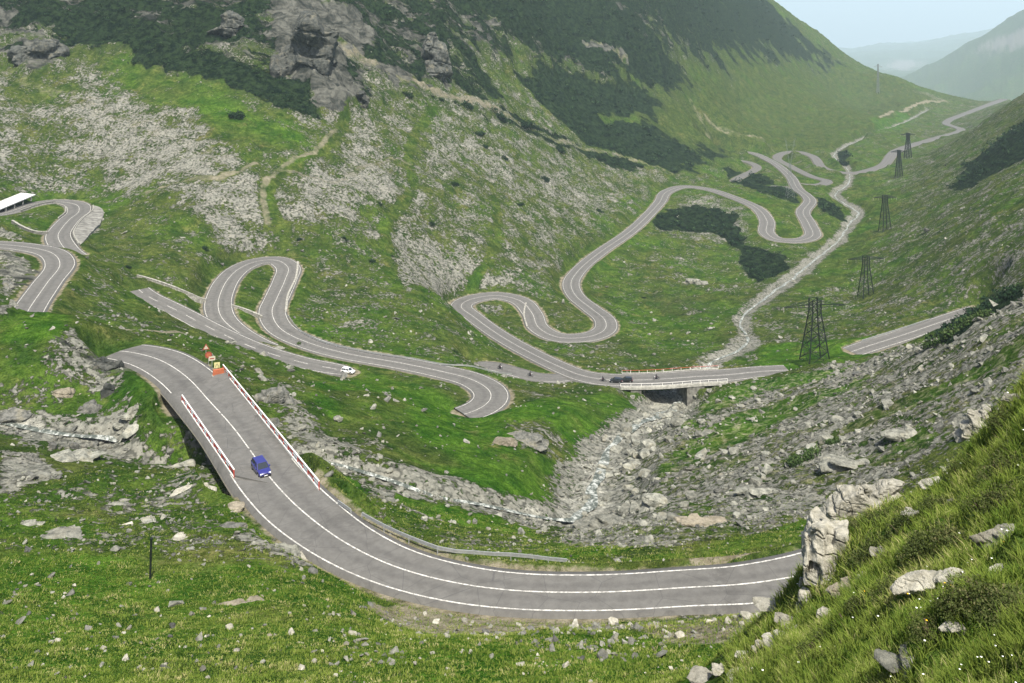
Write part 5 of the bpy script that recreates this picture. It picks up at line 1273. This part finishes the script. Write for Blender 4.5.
sign(217, 372, 'chev', .85, "yellow striped marker panel at the start of the right bridge rail", 1.6)
p = on_road(cm, 218.5, 375); p.z = max(float(zat(p.x, p.y)), p.z - .05)
bar_ = empty("barrier", p, -math.atan2(p.x, p.y) + .1); tag(bar_, "orange red barrier block at the start of the right bridge rail", "barrier")
m_ = MB(); m_.box((0, 0, .62), (2.0, .5, .95), taper=.92); m_.build("body", M_ORNG, bar_); m_ = MB(); m_.box((0, 0, .07), (2.2, .7, .16)); m_.build("foot", M_CONC, bar_)

# ------------------------------------------------------------------ cars
M_GLASS, t_, b_ = new_mat("car_glass", .08, .6); b_.inputs['Base Color'].default_value = (.02, .025, .03, 1)
M_TYRE = simple("tyre_rubber", (.02, .02, .02), .9, .2); M_RIM = simple("alloy_rim", (.5, .5, .5), .35, .5, .8)
M_LAMP = simple("headlamp_glass", (.75, .76, .75), .15, .6); M_TAIL = simple("tail_lamp", (.45, .02, .02), .3, .5); M_BLK = simple("black_plastic", (.02, .02, .022), .6, .3)
M_PLATE = simple("number_plate", (.7, .7, .66), .5, .3)
def paint(name, col):
    m, t, b = new_mat(name, .28, .5); b.inputs['Base Color'].default_value = (*col, 1); b.inputs['Coat Weight'].default_value = .6; return m
def build_car(label, mat, pos, heading, slope=0.0, group=None, estate=False):
    """hatchback: +X forward"""
    root = empty("car", pos); root.rotation_euler = (0, -slope, heading); tag(root, label, "car", group)
    # lower body: lofted sections (x, half width, bottom, belt)
    sec = [(-1.98, .66, .42, .70), (-1.92, .76, .30, .86), (-1.6, .82, .24, .92), (-.9, .84, .20, .93), (0, .845, .20, .91), (.75, .84, .20, .89), (1.2, .83, .22, .85), (1.65, .79, .24, .76), (1.9, .72, .30, .66), (1.98, .60, .40, .56)]
    m_ = MB(); vs = []; n_ = 10
    for x, w, b0, t0 in sec:
        m0 = (b0 + t0) / 2
        ring = [(-w * .90, b0), (-w * .99, b0 + .10), (-w, m0), (-w * .97, t0 - .07), (-w * .86, t0), (w * .86, t0), (w * .97, t0 - .07), (w, m0), (w * .99, b0 + .10), (w * .90, b0)]
        vs += [(x, y, z) for y, z in ring]
    fs = [(i * n_ + k, i * n_ + (k + 1) % n_, (i + 1) * n_ + (k + 1) % n_, (i + 1) * n_ + k) for i in range(len(sec) - 1) for k in range(n_)]
    fs += [tuple(range(n_))[::-1], tuple((len(sec) - 1) * n_ + k for k in range(n_))]
    m_.add(vs, fs); body = m_.build("body", mat, root, True)
    md = body.modifiers.new("e", 'EDGE_SPLIT'); md.split_angle = R(40)
    # cabin: glass band with painted roof and pillars
    xr = -1.75 if estate else -1.5
    lowr = [(-1.82, .76), (1.05, .76)]; top_ = [(xr, .60), (.25, .60)]; zb, zt = .90, 1.38
    def cab(mb, z0, z1, f0, f1, grow):
        q = []
        for z_, f_ in ((z0, f0), (z1, f1)):
            xa = lowr[0][0] + (top_[0][0] - lowr[0][0]) * f_; xb = lowr[1][0] + (top_[1][0] - lowr[1][0]) * f_; w_ = .76 + (.60 - .76) * f_ + grow
            q += [(xa - grow, -w_, z_), (xb + grow, -w_, z_), (xb + grow, w_, z_), (xa - grow, w_, z_)]
        mb.add(q, [(0, 3, 2, 1), (4, 5, 6, 7), (0, 1, 5, 4), (1, 2, 6, 5), (2, 3, 7, 6), (3, 0, 4, 7)])
    m_ = MB(); cab(m_, zb - .06, zt, 0, 1, 0); m_.build("windows", M_GLASS, root)
    m_ = MB(); cab(m_, zt - .03, zt + .035, .95, 1.0, .025); m_.build("roof", mat, root)
    m_ = MB()
    for sy in (-1, 1):
        for xa, xb in ((1.05, .25), (-.25, -.30), (-1.82, xr)): m_.bar((xa, sy * .775, zb - .05), (xb, sy * .615, zt), .09, .07)
    m_.build("pillar", mat, root)
    for sx in (-1.22, 1.22):
        for sy in (-1, 1):
            w = empty("wheel", (0, 0, 0)); w.parent = root; w.location = (sx, sy * .74, .30)
            q = MB(); q.bar((0, -.10, 0), (0, .10, 0), .60, n=18); q.build("tyre", M_TYRE, w); q = MB(); q.bar((0, -.105, 0), (0, .105, 0), .38, n=12); q.build("rim", M_RIM, w)
            q = MB(); q.bar((sx, sy * .80, .36), (sx, sy * .838, .36), .74, n=18); q.build("wheel_arch", M_BLK, root)
    for sy in (-1, 1):
        q = MB(); q.box((1.86, sy * .55, .60), (.16, .30, .16), rot_z(-sy * .25)); q.build("headlight", M_LAMP, root)
        q = MB(); q.box((-1.93, sy * .60, .72), (.10, .20, .26)); q.build("tail_light", M_TAIL, root)
        q = MB(); q.box((.72, sy * .90, .95), (.16, .16, .12)); q.build("mirror", mat, root)
    for sx in (-1, 1):
        q = MB(); q.box((sx * 1.96, 0, .36), (.14, 1.42, .16)); bp_ = q.build("bumper", mat if sx < 0 else M_BLK, root); q = MB(); q.box((sx * 2.035, 0, .42), (.02, .46, .11)); q.build("number_plate", M_PLATE, bp_)
    q = MB(); q.box((1.965, 0, .57), (.05, .6, .08)); q.build("grille", M_BLK, root)
    return root
def heading_of(c, i, sgn=1):
    d_ = (c[min(i + 3, len(c) - 1), :3] - c[max(i - 3, 0), :3]) * sgn; return math.atan2(d_[1], d_[0]), math.atan2(d_[2], math.hypot(d_[0], d_[1]))
p = on_road(cm, 261, 472, 0); i_ = idx_at(cm, 261, 472); hh = heading_of(cm, i_)
q0 = level_pt(240, 430, p.z); q1 = level_pt(292, 500, p.z); hd = math.atan2(q1.y - q0.y, q1.x - q0.x)
build_car("blue hatchback driving over the near bridge towards the big bend", paint("blue_paint", (.022, .022, .14)), p + Vector((0, 0, .02)), hd)
cu = road_path['upper_road']
p = ground_hit(348, 373, 240); build_car("white car parked on the pull-out at the end of the upper road", paint("white_paint", (.75, .75, .73)), Vector((p.x, p.y, float(zat(p.x, p.y)) + .02)), -.35)
for px_, py_, lab, col_, sgn in ((616, 382.2, "dark car on the river bridge road, directly behind the motorcycle", (.012, .012, .015), 1), (626.5, 381.6, "black car on the river bridge road, second behind the motorcycle", (.006, .006, .007), 1)):
    p = on_road(cv, px_, py_); i_ = idx_at(cv, px_, py_); hh = heading_of(cv, i_); build_car(lab, paint("dark_paint", col_), p + Vector((0, 0, .03)), hh[0] + (math.pi if hh[0] > -1.5 and hh[0] < 1.5 else 0), 0)

# ------------------------------------------------------------------ motorcycles with riders
M_LEATH = simple("black_riding_suit", (.015, .015, .018), .6, .3, var=.1); M_SKIN = simple("skin", (.45, .26, .18), .6, .3, var=.05); M_HELM = simple("helmet_shell", (.05, .05, .055), .2, .5)
def rider_mesh():
    V = [(-.25, 0, .88), (-.12, 0, 1.12), (.02, 0, 1.36), (.06, 0, 1.50), (.10, 0, 1.62)]; Rd = [.16, .15, .17, .07, .12]; Ed = [(0, 1), (1, 2), (2, 3), (3, 4)]
    for s in (-1, 1):
        b0 = len(V); V += [(.02, s * .20, 1.38), (.20, s * .27, 1.14), (.45, s * .28, 1.04), (.52, s * .27, 1.05)]; Rd += [.075, .055, .042, .045]; Ed += [(2, b0), (b0, b0 + 1), (b0 + 1, b0 + 2), (b0 + 2, b0 + 3)]
        b0 = len(V); V += [(-.20, s * .13, .85), (.18, s * .22, .78), (-.02, s * .20, .38), (.12, s * .21, .33)]; Rd += [.11, .08, .055, .05]; Ed += [(0, b0), (b0, b0 + 1), (b0 + 1, b0 + 2), (b0 + 2, b0 + 3)]
    me = bpy.data.meshes.new("person"); me.from_pydata(V, Ed, []); o_ = bpy.data.objects.new("t", me); S.collection.objects.link(o_)
    md = o_.modifiers.new("s", 'SKIN'); md.use_smooth_shade = True; sk_ = me.skin_vertices[0].data
    for i, r_ in enumerate(Rd): sk_[i].radius = (r_, r_)
    sk_[0].use_root = True; o_.modifiers.new("u", 'SUBSURF').levels = 1; dg = bpy.context.evaluated_depsgraph_get()
    out = bpy.data.meshes.new_from_object(o_.evaluated_get(dg)); bpy.data.objects.remove(o_); out.materials.clear(); out.materials.append(M_LEATH); return out
RM = rider_mesh()
def moto(px, py, c, label, plabel, rmin=0, sgn=1, helm=M_HELM):
    p = on_road(c, px, py); i_ = idx_at(c, px, py); hh = heading_of(c, i_, sgn); root = empty("motorcycle", p + Vector((0, 0, .03)), hh[0]); tag(root, label, "motorcycle", "motorcycles on the valley road")
    for x_ in (-.70, .72):
        w = empty("wheel", (0, 0, 0)); w.parent = root; w.location = (x_, 0, .31); q = MB(); q.bar((0, -.06, 0), (0, .06, 0), .62, n=16); q.build("tyre", M_TYRE, w); q = MB(); q.bar((0, -.065, 0), (0, .065, 0), .42, n=10); q.build("rim", M_RIM, w)
    q = MB(); q.box((.02, 0, .48), (.62, .30, .36), taper=.8); q.build("engine", M_BLK, root); q = MB(); q.box((.16, 0, .82), (.52, .30, .24), taper=.7); q.build("tank", paint("tank_paint", (.12, .02, .02)), root)
    q = MB(); q.box((-.40, 0, .80), (.72, .26, .12), taper=.85); q.build("seat", M_BLK, root); q = MB(); q.bar((.72, 0, .31), (.46, 0, 1.0), .10); q.bar((.46, -.34, 1.02), (.46, .34, 1.02), .05); q.build("fork", M_STEEL, root)
    q = MB(); q.box((.62, 0, .92), (.12, .22, .2)); q.build("headlight", M_LAMP, root); q = MB(); q.bar((-.7, .0, .31), (0, 0, .45), .09); q.build("swing_arm", M_STEEL, root)
    pr = bpy.data.objects.new("person", RM); pr.location = root.location; pr.rotation_euler = root.rotation_euler; link(pr); tag(pr, plabel, "person", "motorcyclists on the valley road")
    hm = bmesh.new(); bmesh.ops.create_uvsphere(hm, u_segments=14, v_segments=10, radius=.16); me = bpy.data.meshes.new("helmet"); hm.to_mesh(me); hm.free(); h_ = mobj("helmet", me, helm, pr); h_.location = (.11, 0, 1.66); me.polygons.foreach_set('use_smooth', [True] * len(me.polygons))
cs_ = road_path['side_road']
moto(603, 381.5, cv, "motorcycle at the left end of the river bridge road, in front of the dark cars", "rider in black sitting on the motorcycle in front of the dark cars")
moto(656.5, 379.5, cv, "motorcycle on the middle of the river bridge", "rider in black on the motorcycle in the middle of the river bridge")
moto(530, 376.5, cs_, "motorcycle on the side road just before it joins the main road", "rider in black on the side road just before it joins the main road")
moto(500, 369, cs_, "motorcycle at the far left end of the side road", "rider in black at the far left end of the side road")
# ------------------------------------------------------------------ running water
mw, t, b = new_mat("stream_water", .3, .3); g = NG(t)
mpv = g.new('ShaderNodeVectorMath', operation='MULTIPLY'); g.con(g.pos(), mpv.inputs[0]); mpv.inputs[1].default_value = (1, .6, 1)
fo = g.ramp(g.noise(.9, 7, .75, mpv.outputs[0], dist=.6), .46, .60)
g.con(g.mix(fo, (.07, .08, .065), (.40, .41, .37)), b.inputs['Base Color']); g.con(g.ramp(fo, 0, 1, .5, .9), b.inputs['Roughness']); g.bump(b, g.noise(2.2, 6, .7), .6, .2)
for nme, c in stream_path.items():
    wv = c.copy(); wv[:, 2] = np.minimum(smooth1(zat(c[:, 0], c[:, 1]), 4) + .30, c[:, 2] - .3) if nme != 'river' else smooth1(zat(c[:, 0], c[:, 1]), 3) + .30
    w_ = c[:, 3] * (.20 + .16 * fbm(c[:, 0] / 9, c[:, 1] / 9, 2, 511)) + .1
    wv[:, :2] += side_vecs(c) * (c[:, 3] * .35 * gnoise(c[:, 0] / 14, c[:, 1] / 14, 515))[:, None]
    ribbon(nme, wv, [-w_, -w_ * .3, w_ * .3, w_], [0, .03, .03, 0], mw)
